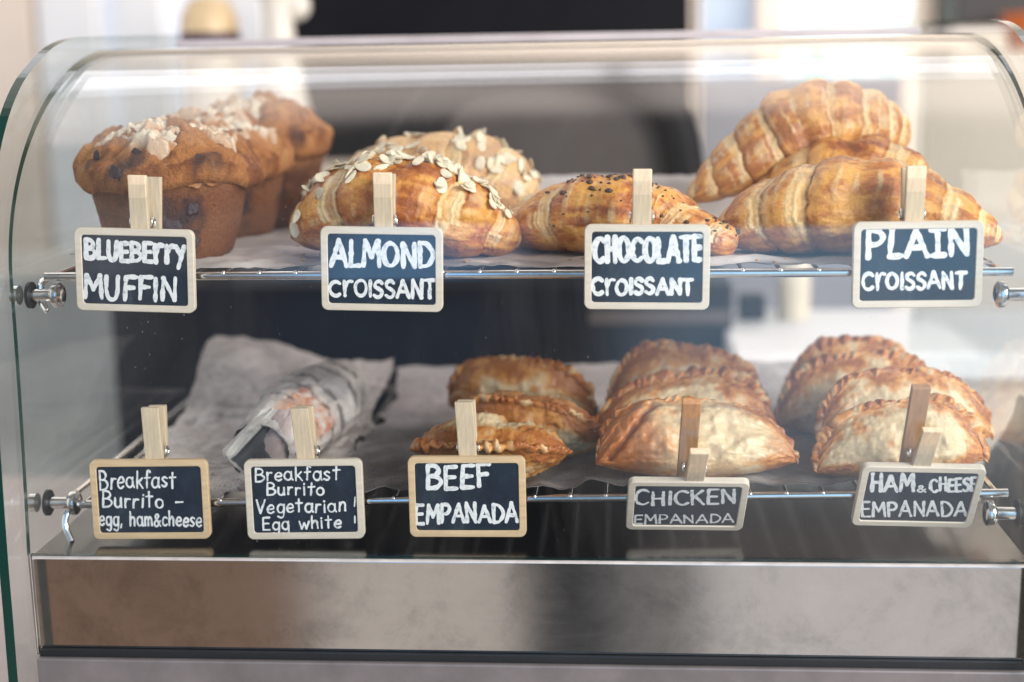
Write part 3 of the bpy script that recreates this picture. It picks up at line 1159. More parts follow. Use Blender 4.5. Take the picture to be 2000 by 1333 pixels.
muffin('large front blueberry muffin with crumbly white streusel, behind the blueberry muffin sign', 340, .088, .040, .0535, .0605, .055, .023, 31,
       [(14, .026, .0095), (34, .036, .005), (-16, .060, .0055), (46, .064, .006), (-42, .070, .004), (31, .014, .007), (38, .067, .0045), (-4, .071, .005)])
muffin('blueberry muffin with orange cap wedged just behind the front muffin', 432, .195, .040, .052, .059, .054, .027, 32,
       [(35, .03, .007), (20, .066, .006)])
muffin('farthest blueberry muffin, half hidden and pale with streusel, at the back of the shelf', 512, .255, .040, .052, .058, .058, .029, 33,
       [(30, .032, .006), (45, .07, .005)])


# ------------------------------------------------------------------ empanadas
def empanada(label, group, px, Y, L, H, T, lean, yaw, seed, tone, roll=0.0, dz=0.0, blot=(), rim=1.0, crease=None):
    """half-moon turnover; local x along the fold, z towards the crimped rim"""
    n, m = 150, 120
    xs = np.sin(np.linspace(-np.pi / 2, np.pi / 2, n)) * .999
    th = np.arange(m) / m * 2 * np.pi
    XX, TT = np.meshgrid(xs, th, indexing='ij')
    as_ = random.Random(seed).uniform(-.15, .15)
    XA = XX + as_ * (1 - XX ** 2)
    hh = H * (1 - np.abs(XA) ** 2.7) ** .54
    tt = T * (1 - np.abs(XX) ** 2.6) ** .75
    zz = .5 - .5 * np.cos(TT)
    z = hh * zz + .16 * H * XX ** 2
    y = tt * np.sin(TT) * (1.12 - .62 * zz) * (1 - .5 * sst(.78, .98, zz))
    Q = np.stack([XX * 1.6, zz * 1.4, np.sign(np.sin(TT)) * (1 - np.abs(1 - zz * 0)) + np.sin(TT) * .8], -1)
    bulge = 1 + .26 * fbm(Q * 1.7, seed, 3) + .05 * fbm(Q * 6, seed + 2, 4)
    y = y * bulge + np.sign(np.sin(TT)) * .0014 * np.abs(fbm(Q * 8, seed + 33, 3)) * sst(0, .3, np.abs(np.sin(TT)))
    cm = 0 * XX
    if crease:
        (ax, az), (bx, bz) = crease
        dx, dz_ = bx - ax, bz - az
        q_ = np.clip(((XX - ax) * dx + (zz - az) * dz_) / (dx * dx + dz_ * dz_), 0, 1)
        dist = np.hypot((XX - ax - q_ * dx) * L, (zz - az - q_ * dz_) * H) + .0012 * fbm(Q * 7, seed + 31, 2)
        cm = np.exp(-(dist / .0022) ** 2) * (np.sin(TT) < 0)
        y = y + .0035 * cm - .0018 * np.exp(-((dist - .006) / .004) ** 2) * (np.sin(TT) < 0)
    V = np.stack([XX * L, y, z], -1)
    nz = fbm(Q * 2.2, seed + 5, 4)
    nf = fbm(Q * 9, seed + 7, 4)
    pale_c, gold, brown = np.array([.75, .575, .35]), np.array([.66, .27, .050]), np.array([.34, .095, .020])
    edge = np.clip(sst(.50, .98, np.abs(XX)) * .85 + sst(.55, .95, zz) * .8 + sst(.28, .0, zz) * .8, 0, 1.2)
    g = sst(.15, .75, edge + .65 * nz + .28 * nf + tone)
    br = sst(.62, 1.15, edge + .62 * nz + .38 * nf + tone * 1.1)
    c = np.zeros(V.shape) + pale_c
    c = mixc(c, [.78, .66, .48], sst(.1, .8, nf) * .5)
    c = mixc(c, gold, g * .92)
    c = mixc(c, brown, br * .8)
    for (bx, bz, br_, st) in blot:
        d = ((XX - bx) ** 2 + ((zz - bz) * H / L) ** 2) ** .5 + .06 * nz
        c = mixc(c, np.array([.56, .17, .028]) if st > 0 else pale_c * 1.05, sst(br_, br_ * .45, d) * abs(st) * (np.sin(TT) < 0))
    c = mixc(c, brown * .8, cm * .8)
    # crimped rim: a twisted rope along the arc
    kk = 420
    s = np.linspace(-.985, .985, kk)
    xx = np.sin(s * np.pi / 2)
    xa = xx + as_ * (1 - xx ** 2)
    arc = np.stack([xx * L, 0 * xx, H * (1 - np.abs(xa) ** 2.7) ** .54 + .16 * H * xx ** 2 - .001], -1)
    d = np.r_[0, np.cumsum(np.linalg.norm(np.diff(arc, axis=0), axis=1))]
    ph = d / .0088 + .95 * vnoise(np.stack([d * 60, 0 * d, 0 * d + seed], -1), seed)
    saw = ph % 1.0
    rr = rim * .84 * (.92 + .5 * vnoise(np.stack([d * 38, 0 * d, 0 * d + seed], -1), seed + 4)) * .0029 * (.80 + .42 * np.sin(np.pi * saw) ** .8 + .30 * vnoise(np.stack([d * 130, 0 * d, 0 * d + seed], -1), seed + 2)) * (.55 + .45 * sst(1, .85, np.abs(s)))
    Ta = np.gradient(arc, axis=0)
    Ta /= np.linalg.norm(Ta, axis=1)[:, None]
    out = np.cross([0, 1.0, 0], Ta)
    out *= -np.sign(out[kk // 2, 2]) * -1
    q = 16
    aa = np.arange(q) / q * 2 * np.pi
    tw = 2 * np.pi * ph * .5
    RV = np.zeros((kk, q, 3))
    for i in range(kk):
        e = rr[i] * (1.45 * np.cos(aa)[:, None] * out[i] + .95 * np.sin(aa)[:, None] * np.array([0, 1.0, 0]))
        RV[i] = arc[i] + e + np.array([0, .0011 * math.sin(2 * np.pi * ph[i]), 0]) + Ta[i] * (.0022 * np.cos(aa))[:, None]
    RV = RV + (.0011 * fbm(RV * 210, seed + 9, 4))[..., None]
    rc_ = np.zeros(RV.shape) + gold
    rn = fbm(RV * 120, seed + 12, 3)
    rc_ = mixc(rc_, brown, sst(-.3, .6, rn + .5 * tone + .2)[:, :] * .85)
    rc_ = mixc(rc_, [.80, .62, .38], (np.sin(np.pi * saw)[:, None] ** 2 * sst(-.1, .6, -rn) * .8))
    # pose
    R_ = Matrix.Rotation(rad(yaw), 3, 'Z') @ Matrix.Rotation(rad(lean), 3, 'X') @ Matrix.Rotation(rad(roll), 3, 'Y')
    R_ = np.array(R_)
    V = V.reshape(-1, 3) @ R_.T
    RV = RV.reshape(-1, 3) @ R_.T
    X = onY(px, 850, Y)[0]
    lo = V[:, 2].min()
    loc = np.array([X, Y, z2(X) + .0015 + dz])
    sh = loc - [V[:, 0].mean(), V[:, 1].mean(), lo]
    t = thing('empanada', label, 'empanada', tuple(loc), group)
    Fb = [f[::-1] for f in gridF(n, m, False, True)]
    mesh('dough', V + sh, Fb, M_EMP, t, col=c)
    mesh('crimped_edge', RV + sh, gridF(kk, q, False, True), M_EMP, t, col=rc_)
    return t


GB, GC, GH = 'beef empanadas', 'chicken empanadas', 'ham and cheese empanadas'
# positive lean = rim tips toward the camera
empanada('nearest beef empanada, browned with its crimped edge facing forward, behind the beef sign', GB, 956, .036, .0500, .046, .0225, 72, -6, 51, .22, 0, -.0015)
empanada('middle beef empanada with crimped edge slanting over the front one', GB, 1040, .098, .050, .048, .022, 42, -14, 52, .25, 4)
empanada('farthest beef empanada, brown with pale right side, at the back', GB, 1020, .175, .056, .056, .022, 20, -10, 53, .22, 3)
empanada('nearest chicken empanada, pale centre and deep orange left corner, above the chicken sign', GC, 1358, .041, .0635, .053, .0225, -38, 3, 54, .0, 0,
         -.0030, [(-.80, .35, .62, .85), (.95, .4, .35, .5), (0.18, .48, .62, -.85)], rim=.62, crease=((-.86, .12), (-.42, .86)))
empanada('middle chicken empanada with bumpy browned crimp, behind the pale chicken one', GC, 1330, .105, .062, .052, .021, -22, 6, 55, .16, -3)
empanada('farthest chicken empanada, orange domed top standing highest in its row', GC, 1345, .165, .058, .060, .022, -12, 4, 56, .18, 3)
empanada('nearest ham and cheese empanada, whitish with browned rope edge, above the ham sign', GH, 1755, .040, .0540, .050, .021, -24, 6, 57, -.10, -3, -.0028)
empanada('ham and cheese empanada with orange rim, second from the front of its row', GH, 1765, .098, .0600, .054, .021, -15, 10, 58, .0, 2)
empanada('ham and cheese empanada with shaded brown face, third in its row', GH, 1668, .140, .056, .056, .021, -10, 2, 59, .06, -4)
empanada('farthest ham and cheese empanada, pale and blurred at the back of its row', GH, 1662, .20, .050, .055, .021, -8, -3, 60, -.02, 0)


# ------------------------------------------------------------------ wrapped burrito
def burrito():
    n, m = 170, 110
    P = np.array([onY(510, 872, .045), onY(545, 842, .075), onY(590, 800, .115), onY(635, 757, .165), onY(668, 725, .215)])
    for i in range(len(P)):
        P[i, 2] = z2(P[i, 0]) + .0015 + [.020, .0245, .0265, .0265, .024][i]
    C = catmull(P, n)
    R = catmull(np.array([.0195, .0245, .0270, .0265, .0230]), n)
    s = np.linspace(0, 1, n)
    R = R * (sst(1.02, .93, s) * .72 + .28)
    T, A, B = frames(C)
    th = np.arange(m) / m * 2 * np.pi
    S_, TT = np.meshgrid(s, th, indexing='ij')
    D = np.stack([np.cos(TT), np.sin(TT), S_ * 5], -1)
    wr = .07 * fbm(D * 1.2, 71, 2) + .085 * np.abs(fbm(np.stack([np.cos(TT) * 3, np.sin(TT) * 3, S_ * 9], -1), 72, 4))
    # spiral overlap of the wrap
    lap = (TT / (2 * np.pi) + S_ * 1.6) % 1.0
    wr = wr + .05 * sst(0, .04, lap) * sst(1, .25, lap)
    rad_ = R[:, None] * (1 + wr)
    V = C[:, None] + A[:, None] * (np.cos(TT) * rad_)[..., None] + B[:, None] * (np.sin(TT) * rad_ * .93)[..., None]
    c = np.zeros(V.shape) + np.array([.76, .70, .67])
    nz = fbm(D * 1.3, 73, 4)
    c = mixc(c, [.44, .41, .41], sst(-.2, .7, nz))
    pic = sst(.10, .16, S_) * sst(.48, .40, S_) * sst(-1.0, -.6, -np.abs(np.angle(np.exp(1j * (TT - .6)))) )
    c = mixc(c, [.72, .40, .27], pic * sst(-.7, .1, fbm(D * 3, 75, 3)) * .85)
    c = mixc(c, [.60, .16, .07], pic * sst(.2, .7, fbm(D * 5, 76, 3)) * .7)
    for s0, w_, a0 in ((.50, .018, 1.2), (.60, .030, .9), (.74, .03, 1.6), (.36, .012, 1.0), (.85, .03, .6)):
        bnd = sst(w_, w_ * .6, np.abs(S_ - s0 + .08 * (np.cos(TT - .4)))) * sst(-.6, 0, np.cos(TT - a0))
        c = mixc(c, [.10, .10, .11], bnd * .75 * sst(-.5, .2, fbm(D * 6, 78, 3)))
    loc = C.mean(0)
    loc[2] = V[..., 2].min()
    t = thing('wrapped_burrito', 'breakfast burrito rolled in newspaper with open folded front end', 'burrito', tuple(loc))
    uv = np.stack([TT / (2 * np.pi) * .17, S_ * .19], -1)
    mesh('wrapper', V.reshape(-1, 3), [f[::-1] for f in gridF(n, m, False, True)], M_WRAP, t, col=c, uv=uv)
    # folded paper end: two triangular flaps and a dark sheet painted as the shaded opening between
    def quad_sheet(name, pts, colr, nn=26, amp=.0025, seed=1, mat=M_WRAP):
        p = np.array([onY(*q) for q in pts])
        u = np.linspace(0, 1, nn)
        U, Vv = np.meshgrid(u, u, indexing='ij')
        G = (p[0] * (1 - U[..., None]) + p[1] * U[..., None]) * (1 - Vv[..., None]) + (p[3] * (1 - U[..., None]) + p[2] * U[..., None]) * Vv[..., None]
        G = G + [0, -1, 0] * (amp * fbm(np.stack([U * 3, Vv * 3, 0 * U + seed], -1), seed, 3))[..., None] + np.array([0, -.004, .002]) * (np.sin(np.pi * U) * np.sin(np.pi * Vv))[..., None]
        Vv2 = np.concatenate([G.reshape(-1, 3), (G + [0, .0006, 0]).reshape(-1, 3)])
        F = gridF(nn, nn) + [f[::-1] for f in gridF(nn, nn, off=nn * nn)]
        cc = np.zeros((len(Vv2), 3)) + np.array(colr)
        cc = cc * (1 + .15 * fbm(Vv2 * 90, seed, 3))[:, None]
        uv2 = np.concatenate([np.stack([U * .04, Vv * .04], -1).reshape(-1, 2)] * 2)
        mesh(name, Vv2, F, mat, t, col=cc, uv=uv2)
    quad_sheet('flap_and_opening', [(432, 882, .036), (446, 905, .034), (545, 800, .050), (512, 800, .050)], (.66, .62, .58), seed=3)
    quad_sheet('flap_and_opening', [(450, 898, .036), (466, 925, .036), (560, 880, .046), (536, 815, .050)], (.10, .105, .115), seed=4)  # dark colour stands for the shade inside the open end
    quad_sheet('flap_and_opening', [(436, 884, .033), (474, 922, .033), (480, 930, .034), (442, 892, .034)], (.62, .59, .57), seed=5)
    quad_sheet('flap_and_opening', [(470, 912, .040), (560, 895, .044), (575, 800, .052), (540, 800, .052)], (.55, .44, .42), seed=6)


burrito()


# ------------------------------------------------------------------ added pale bag, standing in for bright reflections and pastry at the right glass
def bag():
    n = 110
    u = np.linspace(0, 1, n)
    a = np.arange(n) / n * 2 * np.pi
    U, A = np.meshgrid(u, a, indexing='ij')
    D = np.stack([np.cos(A) * 1.3, np.sin(A) * 1.3, U * 2.2], -1)
    hx, hy, hz = .045, .085, .165
    cr = np.abs(fbm(D * 1.1, 91, 4))
    pinch = 1 - .55 * sst(.6, 1.0, U)
    sq = 1 / (np.abs(np.cos(A)) ** 4 + np.abs(np.sin(A)) ** 4) ** .25
    R = sq * (1 - .22 * cr) * (.93 + .07 * sst(0, .1, U))
    loc = np.array([.312, .14, -.1115])
    V = np.stack([hx * R * np.cos(A) * pinch, hy * R * np.sin(A) * (1 - .12 * sst(.6, 1, U)), hz * U + .012 * fbm(D * .9, 93, 3) * sst(.5, 1, U)], -1) + loc
    c = np.zeros(V.shape) + np.array([.78, .70, .60])
    c = mixc(c, [.62, .44, .26], sst(.1, .7, fbm(D * 1.4, 95, 3)) * .6)
    V2 = np.vstack([V.reshape(-1, 3), V[0].mean(0)])
    F = [f[::-1] for f in gridF(n, n, False, True)] + [[n * n, j, (j + 1) % n] for j in range(n)]
    o = mesh('reflection_bag', V2 - loc, F, M_LINER, None, col=np.vstack([c.reshape(-1, 3), c[0, :1].reshape(1, 3)]))
    o.location = loc
    tag(o, 'added pale crumpled bag standing in for bright reflections and pastry at the right glass', 'bag')


bag()


# ------------------------------------------------------------------ chalk signs
def arcp(cx, cy, rx, ry, a0, a1, n=14):
    a = np.radians(np.linspace(a0, a1, n))
    return [(cx + rx * math.cos(t), cy + ry * math.sin(t)) for t in a]


XH = .60
G = {
    'A': (.72, [('l', [(0, 0), (.36, 1)]), ('l', [(.36, 1), (.72, 0)]), ('l', [(.13, .34), (.58, .34)])]),
    'B': (.62, [('l', [(.06, 0), (.06, 1)]), ('s', [(.06, 1), (.36, .98), (.52, .78), (.38, .57), (.08, .53)]), ('s', [(.08, .53), (.44, .50), (.62, .27), (.44, .04), (.06, 0)])]),
    'C': (.66, [('s', arcp(.38, .5, .36, .5, 48, 312))]),
    'D': (.68, [('l', [(.06, 0), (.06, 1)]), ('s', [(.06, 1), (.42, .92), (.68, .52), (.44, .08), (.06, 0)])]),
    'E': (.52, [('l', [(.06, 0), (.06, 1)]), ('l', [(.06, 1), (.50, 1)]), ('l', [(.06, .52), (.44, .52)]), ('l', [(.06, 0), (.52, 0)])]),
    'F': (.52, [('l', [(.08, 0), (.06, 1)]), ('l', [(.06, 1), (.54, 1)]), ('l', [(.06, .52), (.44, .54)])]),
    'H': (.62, [('l', [(.06, 0), (.06, 1)]), ('l', [(.56, 0), (.56, 1)]), ('l', [(.06, .5), (.56, .52)])]),
    'I': (.16, [('l', [(.08, 0), (.08, 1)])]),
    'J': (.46, [('l', [(.23, 0), (.23, 1)]), ('l', [(.0, 1), (.46, 1)]), ('l', [(0, 0), (.46, 0)])]),   # I with serifs
    'K': (.60, [('l', [(.06, 0), (.06, 1)]), ('l', [(.56, 1), (.08, .46)]), ('l', [(.22, .58), (.60, 0)])]),
    'L': (.48, [('l', [(.08, 1), (.06, 0)]), ('l', [(.06, 0), (.48, .02)])]),
    'M': (.80, [('l', [(.04, 0), (.10, 1)]), ('l', [(.10, 1), (.40, .35)]), ('l', [(.40, .35), (.70, 1)]), ('l', [(.70, 1), (.78, 0)])]),
    'N': (.66, [('l', [(.06, 0), (.06, 1)]), ('l', [(.06, 1), (.60, 0)]), ('l', [(.60, 0), (.60, 1)])]),
    'O': (.72, [('s', arcp(.36, .5, .33, .49, 90, 455, 20))]),
    'P': (.58, [('l', [(.06, 0), (.06, 1)]), ('s', [(.06, 1), (.40, .97), (.56, .74), (.40, .50), (.06, .46)])]),
    'S': (.54, [('s', [(.50, .86), (.34, 1.0), (.10, .90), (.08, .66), (.30, .52), (.48, .36), (.44, .10), (.22, 0), (.02, .12)])]),
    'T': (.60, [('l', [(.30, 0), (.30, 1)]), ('l', [(0, 1), (.60, 1)])]),
    'U': (.64, [('s', [(.06, 1), (.07, .35), (.20, .02), (.44, .02), (.56, .35), (.58, 1)])]),
    'V': (.60, [('l', [(0, 1), (.28, 0)]), ('l', [(.28, 0), (.58, 1)])]),
    'W': (.80, [('l', [(0, 1), (.18, 0)]), ('l', [(.18, 0), (.40, .7)]), ('l', [(.40, .7), (.60, 0)]), ('l', [(.60, 0), (.80, 1)])]),
    'R': (.54, [('l', [(.08, .98), (.12, 0)]), ('s', [(.11, .45), (.22, .78), (.38, .98), (.56, .96)])]),              # tall small r
    'Y': (.56, [('l', [(.04, .98), (.28, .45)]), ('l', [(.54, 1), (.10, -.25)])]),                                    # tall small y
    'a': (.56, [('s', arcp(.26, XH / 2, .24, XH / 2, 40, 385, 16)), ('s', [(.50, XH), (.49, .2), (.58, 0)])]),
    'b': (.52, [('l', [(.06, 0), (.06, 1)]), ('s', arcp(.28, XH / 2, .22, XH / 2, 170, -170, 14))]),
    'c': (.46, [('s', arcp(.26, XH / 2, .24, XH / 2, 45, 315, 12))]),
    'e': (.50, [('s', [(.04, XH * .5), (.44, XH * .56), (.40, XH * .92), (.22, XH), (.04, XH * .6), (.08, .1), (.28, 0), (.46, .1)])]),
    'f': (.40, [('s', [(.42, .92), (.30, 1.0), (.20, .85), (.18, 0)]), ('l', [(.02, .56), (.40, .58)])]),
    'g': (.52, [('s', arcp(.26, XH / 2, .22, XH / 2, 30, 380, 14)), ('s', [(.48, XH), (.48, -.15), (.34, -.38), (.10, -.28)])]),
    'h': (.52, [('l', [(.06, 0), (.06, 1)]), ('s', [(.06, .35), (.24, XH), (.42, XH * .85), (.46, 0)])]),
    'i': (.18, [('l', [(.09, 0), (.09, XH)]), ('l', [(.09, .80), (.10, .84)])]),
    'k': (.48, [('l', [(.06, 0), (.06, 1)]), ('l', [(.42, XH), (.08, .28)]), ('l', [(.18, .36), (.48, 0)])]),
    'm': (.74, [('l', [(.05, 0), (.05, XH)]), ('s', [(.05, .36), (.20, XH), (.34, XH * .8), (.36, 0)]), ('s', [(.36, .36), (.50, XH), (.66, XH * .8), (.70, 0)])]),
    'n': (.50, [('l', [(.05, 0), (.05, XH)]), ('s', [(.05, .34), (.22, XH), (.40, XH * .85), (.44, 0)])]),
    'o': (.52, [('s', arcp(.26, XH / 2, .23, XH / 2, 90, 450, 16))]),
    'r': (.38, [('l', [(.06, 0), (.06, XH)]), ('s', [(.06, .34), (.18, XH * .95), (.36, XH * .95)])]),
    's': (.42, [('s', [(.38, XH * .88), (.22, XH), (.06, XH * .78), (.22, XH * .5), (.38, XH * .26), (.22, 0), (.02, XH * .12)])]),
    't': (.44, [('l', [(.22, 0), (.22, 1)]), ('l', [(.02, .68), (.44, .70)])]),
    'u': (.50, [('s', [(.05, XH), (.06, .15), (.22, 0), (.40, .15), (.43, XH)]), ('l', [(.43, XH), (.46, 0)])]),
    'w': (.66, [('l', [(0, XH), (.16, 0)]), ('l', [(.16, 0), (.33, XH * .8)]), ('l', [(.33, XH * .8), (.50, 0)]), ('l', [(.50, 0), (.66, XH)])]),
    '&': (.62, [('s', [(.62, .0), (.16, .60), (.20, .80), (.36, .80), (.38, .62), (.06, .26), (.10, .02), (.32, .0), (.58, .36)])]),
    ',': (.18, [('l', [(.10, .08), (.04, -.16)])]),
    '-': (.50, [('l', [(.05, .38), (.48, .40)])]),
    '|': (.16, [('l', [(.08, 0), (.08, .9)])]),
    ' ': (.40, []),
}


def rrect(w, h, r, k=7):
    P = []
    for cx, cy, a0 in ((w / 2 - r, h / 2 - r, 0), (-w / 2 + r, h / 2 - r, 90), (-w / 2 + r, -h / 2 + r, 180), (w / 2 - r, -h / 2 + r, 270)):
        for a in np.linspace(a0, a0 + 90, k):
            P.append((cx + r * math.cos(rad(a)), cy + r * math.sin(rad(a))))
    return np.array(P)


def sign(label, pos, rot, pegx, pegtop, lines, frame_mat, seed, W_=.0748, H_=.0516, pegtilt=0, split=7, twist=0):
    t = thing('chalk_sign', label, 'sign', tuple(pos), 'chalkboard clip signs on the shelf rails', tuple(rad(a) for a in rot))
    Rm = np.array(Matrix.Rotation(rad(rot[2]), 3, 'Z') @ Matrix.Rotation(rad(rot[1]), 3, 'Y') @ Matrix.Rotation(rad(rot[0]), 3, 'X'))
    rng = random.Random(seed)
    th = .0042

    def to_local(x, y):
        d = ray(x, y) @ Rm
        o = (CAMLOC - np.array(pos)) @ Rm
        k = -o[1] / d[1]
        q = o + d * k
        return q[0], q[2]
    # frame ring: outer rounded rectangle, bevelled front edge
    o0 = rrect(W_, H_, .0042)
    o1 = rrect(W_ - .0009, H_ - .0009, .0038)
    i1 = rrect(W_ - .0080, H_ - .0080, .0024)
    i0 = rrect(W_ - .0088, H_ - .0088, .0020)
    rings = [(o0, th), (o0, .0006), (o1, 0), (i1, 0), (i0, .0005), (i0, .0016)]
    V = np.array([[(p[0], y, p[1]) for p in r] for r, y in rings])
    k = len(o0)
    F = [f[::-1] for f in gridF(len(rings), k, False, True)]
    autosmooth(mesh('frame', V, F, frame_mat, t, local=True), 30)
    bo = rrect(W_ - .0082, H_ - .0082, .0023)
    V = np.array([[(p[0], y, p[1]) for p in r] for r, y in ((bo * .98, .0009), (bo, .0011), (bo, th - .0003))])
    mesh('board', V, [f[::-1] for f in gridF(3, k, False, True)] + [list(range(k))[::-1], list(range(2 * k, 3 * k))], M_BOARD, t, local=True, smooth=False)
    # hand lettering as raised paint strokes
    b = MB()
    for (txt, xa, xb, ya0, yb0, ya1, yb1, wpx) in lines:
        # (ya: cap top, yb: baseline) at the left and right ends, in photo pixels
        tl, bl = np.array(to_local(xa, ya0)), np.array(to_local(xa, yb0))
        tr, br = np.array(to_local(xb, ya1)), np.array(to_local(xb, yb1))
        adv = [G[ch][0] + .16 for ch in txt]
        tot = sum(adv) - .16
        pos_ = 0.0
        hw = wpx * .5 * mmpx(0) * .88
        for ch, ad in zip(txt, adv):
            jx, jy, js, jr = rng.gauss(0, .012), rng.gauss(0, .025), rng.gauss(1, .035), rng.gauss(0, .03)
            for kind, pts in G[ch][1]:
                pts = np.array(pts, float)
                pts = np.column_stack([pts[:, 0] + pts[:, 1] * jr + jx, (pts[:, 1]) * js + jy])
                pts = catmull(pts, 26 if kind == 's' else 9)
                fu = (pos_ + pts[:, 0]) / tot
                fv = pts[:, 1]
                p2 = (bl[None] * (1 - fu[:, None]) + br[None] * fu[:, None]) * (1 - fv[:, None]) + (tl[None] * (1 - fu[:, None]) + tr[None] * fu[:, None]) * fv[:, None]
                L = np.r_[0, np.cumsum(np.linalg.norm(np.diff(p2, axis=0), axis=1))]
                p2 = p2 + .00012 * np.column_stack([vnoise(np.column_stack([L * 500, 0 * L, 0 * L + rng.random() * 90]), 4), vnoise(np.column_stack([L * 500, 0 * L + 7, 0 * L + rng.random() * 90]), 5)])
                T = np.gradient(p2, axis=0)
                T /= np.linalg.norm(T, axis=1)[:, None] + 1e-12
                ws = hw * (1 + .30 * vnoise(np.column_stack([L * 400, 0 * L, 0 * L + rng.random() * 90]), 6))
                # rounded ends
                p2 = np.vstack([p2[0] - T[0] * hw * .95, p2[0] - T[0] * hw * .7, p2, p2[-1] + T[-1] * hw * .7, p2[-1] + T[-1] * hw * .95])
                T = np.vstack([T[:1], T[:1], T, T[-1:], T[-1:]])
                ws = np.r_[ws[0] * .25, ws[0] * .72, ws, ws[-1] * .72, ws[-1] * .25]
                Nn = np.column_stack([-T[:, 1], T[:, 0]])
                hgt = .00002 + .00005 * rng.random()
                cs_ = [(-1, -.6), (-.98, 1), (0, 1), (.98, 1), (1, -.6)]
                Vs = np.zeros((len(p2), 5, 3))
                for ci, (ox, oy) in enumerate(cs_):
                    q = p2 + Nn * (ws * ox)[:, None]
                    Vs[:, ci, 0], Vs[:, ci, 2] = q[:, 0], q[:, 1]
                    Vs[:, ci, 1] = .00088 - hgt * oy * np.minimum(1, ws / hw + .1)
                b.add(Vs, gridF(len(p2), 5))
            pos_ += ad
    b.build('lettering', M_CHALK, t, smooth=False, local=True, label='white hand lettering')
    # wooden peg glued behind the board, handles sticking up
    x_, zt = to_local(pegx, pegtop)
    zj = H_ / 2 - .024
    wd = .0112
    for kx, (sgn, mt) in enumerate(((-1, M_WOODP), (1, M_WOODD if split > 7 else M_WOODP))):
        y0 = th + .0004 + (.0052 if sgn > 0 else 0)
        Lp = (zt - zj) * (1.0 if sgn < 0 else (.965 if split <= 7 else 1.22))
        q = MB().box((-wd / 2, -.0022, 0), (wd / 2, .0022, Lp), .0005)
        v = np.concatenate(q.V)
        ang = rad(split) * sgn
        zz = v[:, 2]
        piv = .014
        dy = np.where(zz > piv, (zz - piv) * math.tan(ang), 0)
        v = np.column_stack([v[:, 0] + (zz - piv) * math.tan(rad(pegtilt)) * (zz > piv) + (twist if sgn > 0 else 0), v[:, 1] + dy + y0 + .0024, zz + zj])
        v[:, 0] += x_ - (Lp - piv) * math.tan(rad(pegtilt))
        q.V = [v]
        pg = mesh('peg_half', v, q.F, mt, t, local=True, smooth=False)
        if sgn < 0:
            s_ = MB()
            zc = H_ / 2 + .0035
            xc = x_ + wd / 2 - (zt - zc) * math.tan(rad(pegtilt))
            for kk_ in range(4):
                a = np.linspace(0, 2 * np.pi, 16)
                yy = th + .005
                s_.tube(np.column_stack([np.full(16, xc - wd - .0012 + kk_ * (wd + .0024) / 3), yy + .0030 * np.cos(a), zc + .0030 * np.sin(a)]), .0007, 6)
            autosmooth(s_.build('spring', M_CHROME, t, local=True), 60)
    return t


def cpos(px, py, Y=0.0):
    return onY(px, py, Y)


def tilt(x0, y0, x1, y1):
    a, b_ = onY(x0, y0, 0), onY(x1, y1, 0)
    return -math.degrees(math.atan2(b_[2] - a[2], b_[0] - a[0]))


sign('pale-framed chalk sign reading BLUEBERRY MUFFIN', cpos(262.5, 529), (-1, tilt(147, 526, 378, 532), 0), 266, 343,
     [('BLUEBERRY', 165, 361, 470, 506, 482, 515, 10.5), ('MUFFIN', 163, 342, 538, 582, 545, 588, 10)], M_FRAMEL, 1, twist=.0045)
sign('pale-framed chalk sign reading ALMOND CROISSANT', cpos(745, 527), (0, tilt(628, 525, 862, 529), 0), 746, 338,
     [('ALMOND', 645, 847, 469, 519, 474, 522, 11), ('CROISSANT', 643, 849, 551, 578, 549, 584, 8)], M_FRAMEL, 2)
sign('pale-framed chalk sign reading CHOCOLATE CROISSANT', cpos(1263.5, 523), (0, tilt(1142, 522, 1386, 523), 0), 1255, 331,
     [('CHOCOLATE', 1160, 1370, 467, 513, 463, 509, 12), ('CROISSANT', 1157, 1353, 547, 576, 545, 574, 9)], M_FRAMEL, 3, W_=.0752)
sign('pale-framed chalk sign reading PLAIN CROISSANT', cpos(1792.7, 518), (0, tilt(1666, 520, 1920, 517), 0), 1791, 325,
     [('PLAJN', 1693, 1893, 451, 505, 446, 497, 12), ('CROISSANT', 1685, 1886, 538, 567, 532, 563, 8)], M_FRAMEL, 4, W_=.0758)
sign('tan-framed chalk sign for the breakfast burrito with egg, ham and cheese', cpos(292.5, 977), (-2, tilt(179, 977, 407, 978), 2), 292, 797,
     [('Breakfast', 194, 342, 921, 957, 922, 952, 4.6), ('Burrito -', 198, 356, 962, 992, 965, 992, 4.6), ('egg, ham&cheese', 193, 393, 998, 1027, 1002, 1029, 4.4)],
     M_FRAMET, 5, W_=.0758, H_=.0522)
sign('chalk sign for the vegetarian breakfast burrito with egg white', cpos(594, 976.5), (-2, tilt(479, 977, 708, 976), 1), 584, 798,
     [('Breakfast', 497, 662, 915, 941, 911, 938, 4.4), ('Burrito', 520, 632, 944, 968, 944, 968, 4.4), ('Vegetarian', 500, 675, 978, 1004, 974, 1000, 4.4),
      ('Egg white', 512, 666, 1012, 1036, 1008, 1032, 4.4), ('|', 690, 695, 972, 990, 972, 990, 4), ('|', 690, 695, 1008, 1022, 1008, 1022, 4)], M_FRAMEL, 6, W_=.0752, H_=.052, pegtilt=-4)
sign('chalk sign reading BEEF EMPANADA', cpos(912, 971.5), (-2, tilt(798, 971, 1026, 971), 0), 905, 786,
     [('BEEF', 833, 955, 911, 956, 908, 950, 10), ('EMPANADA', 812, 1010, 986, 1022, 986, 1020, 8)], M_FRAMET, 7, W_=.0738, H_=.0522, pegtilt=-3)
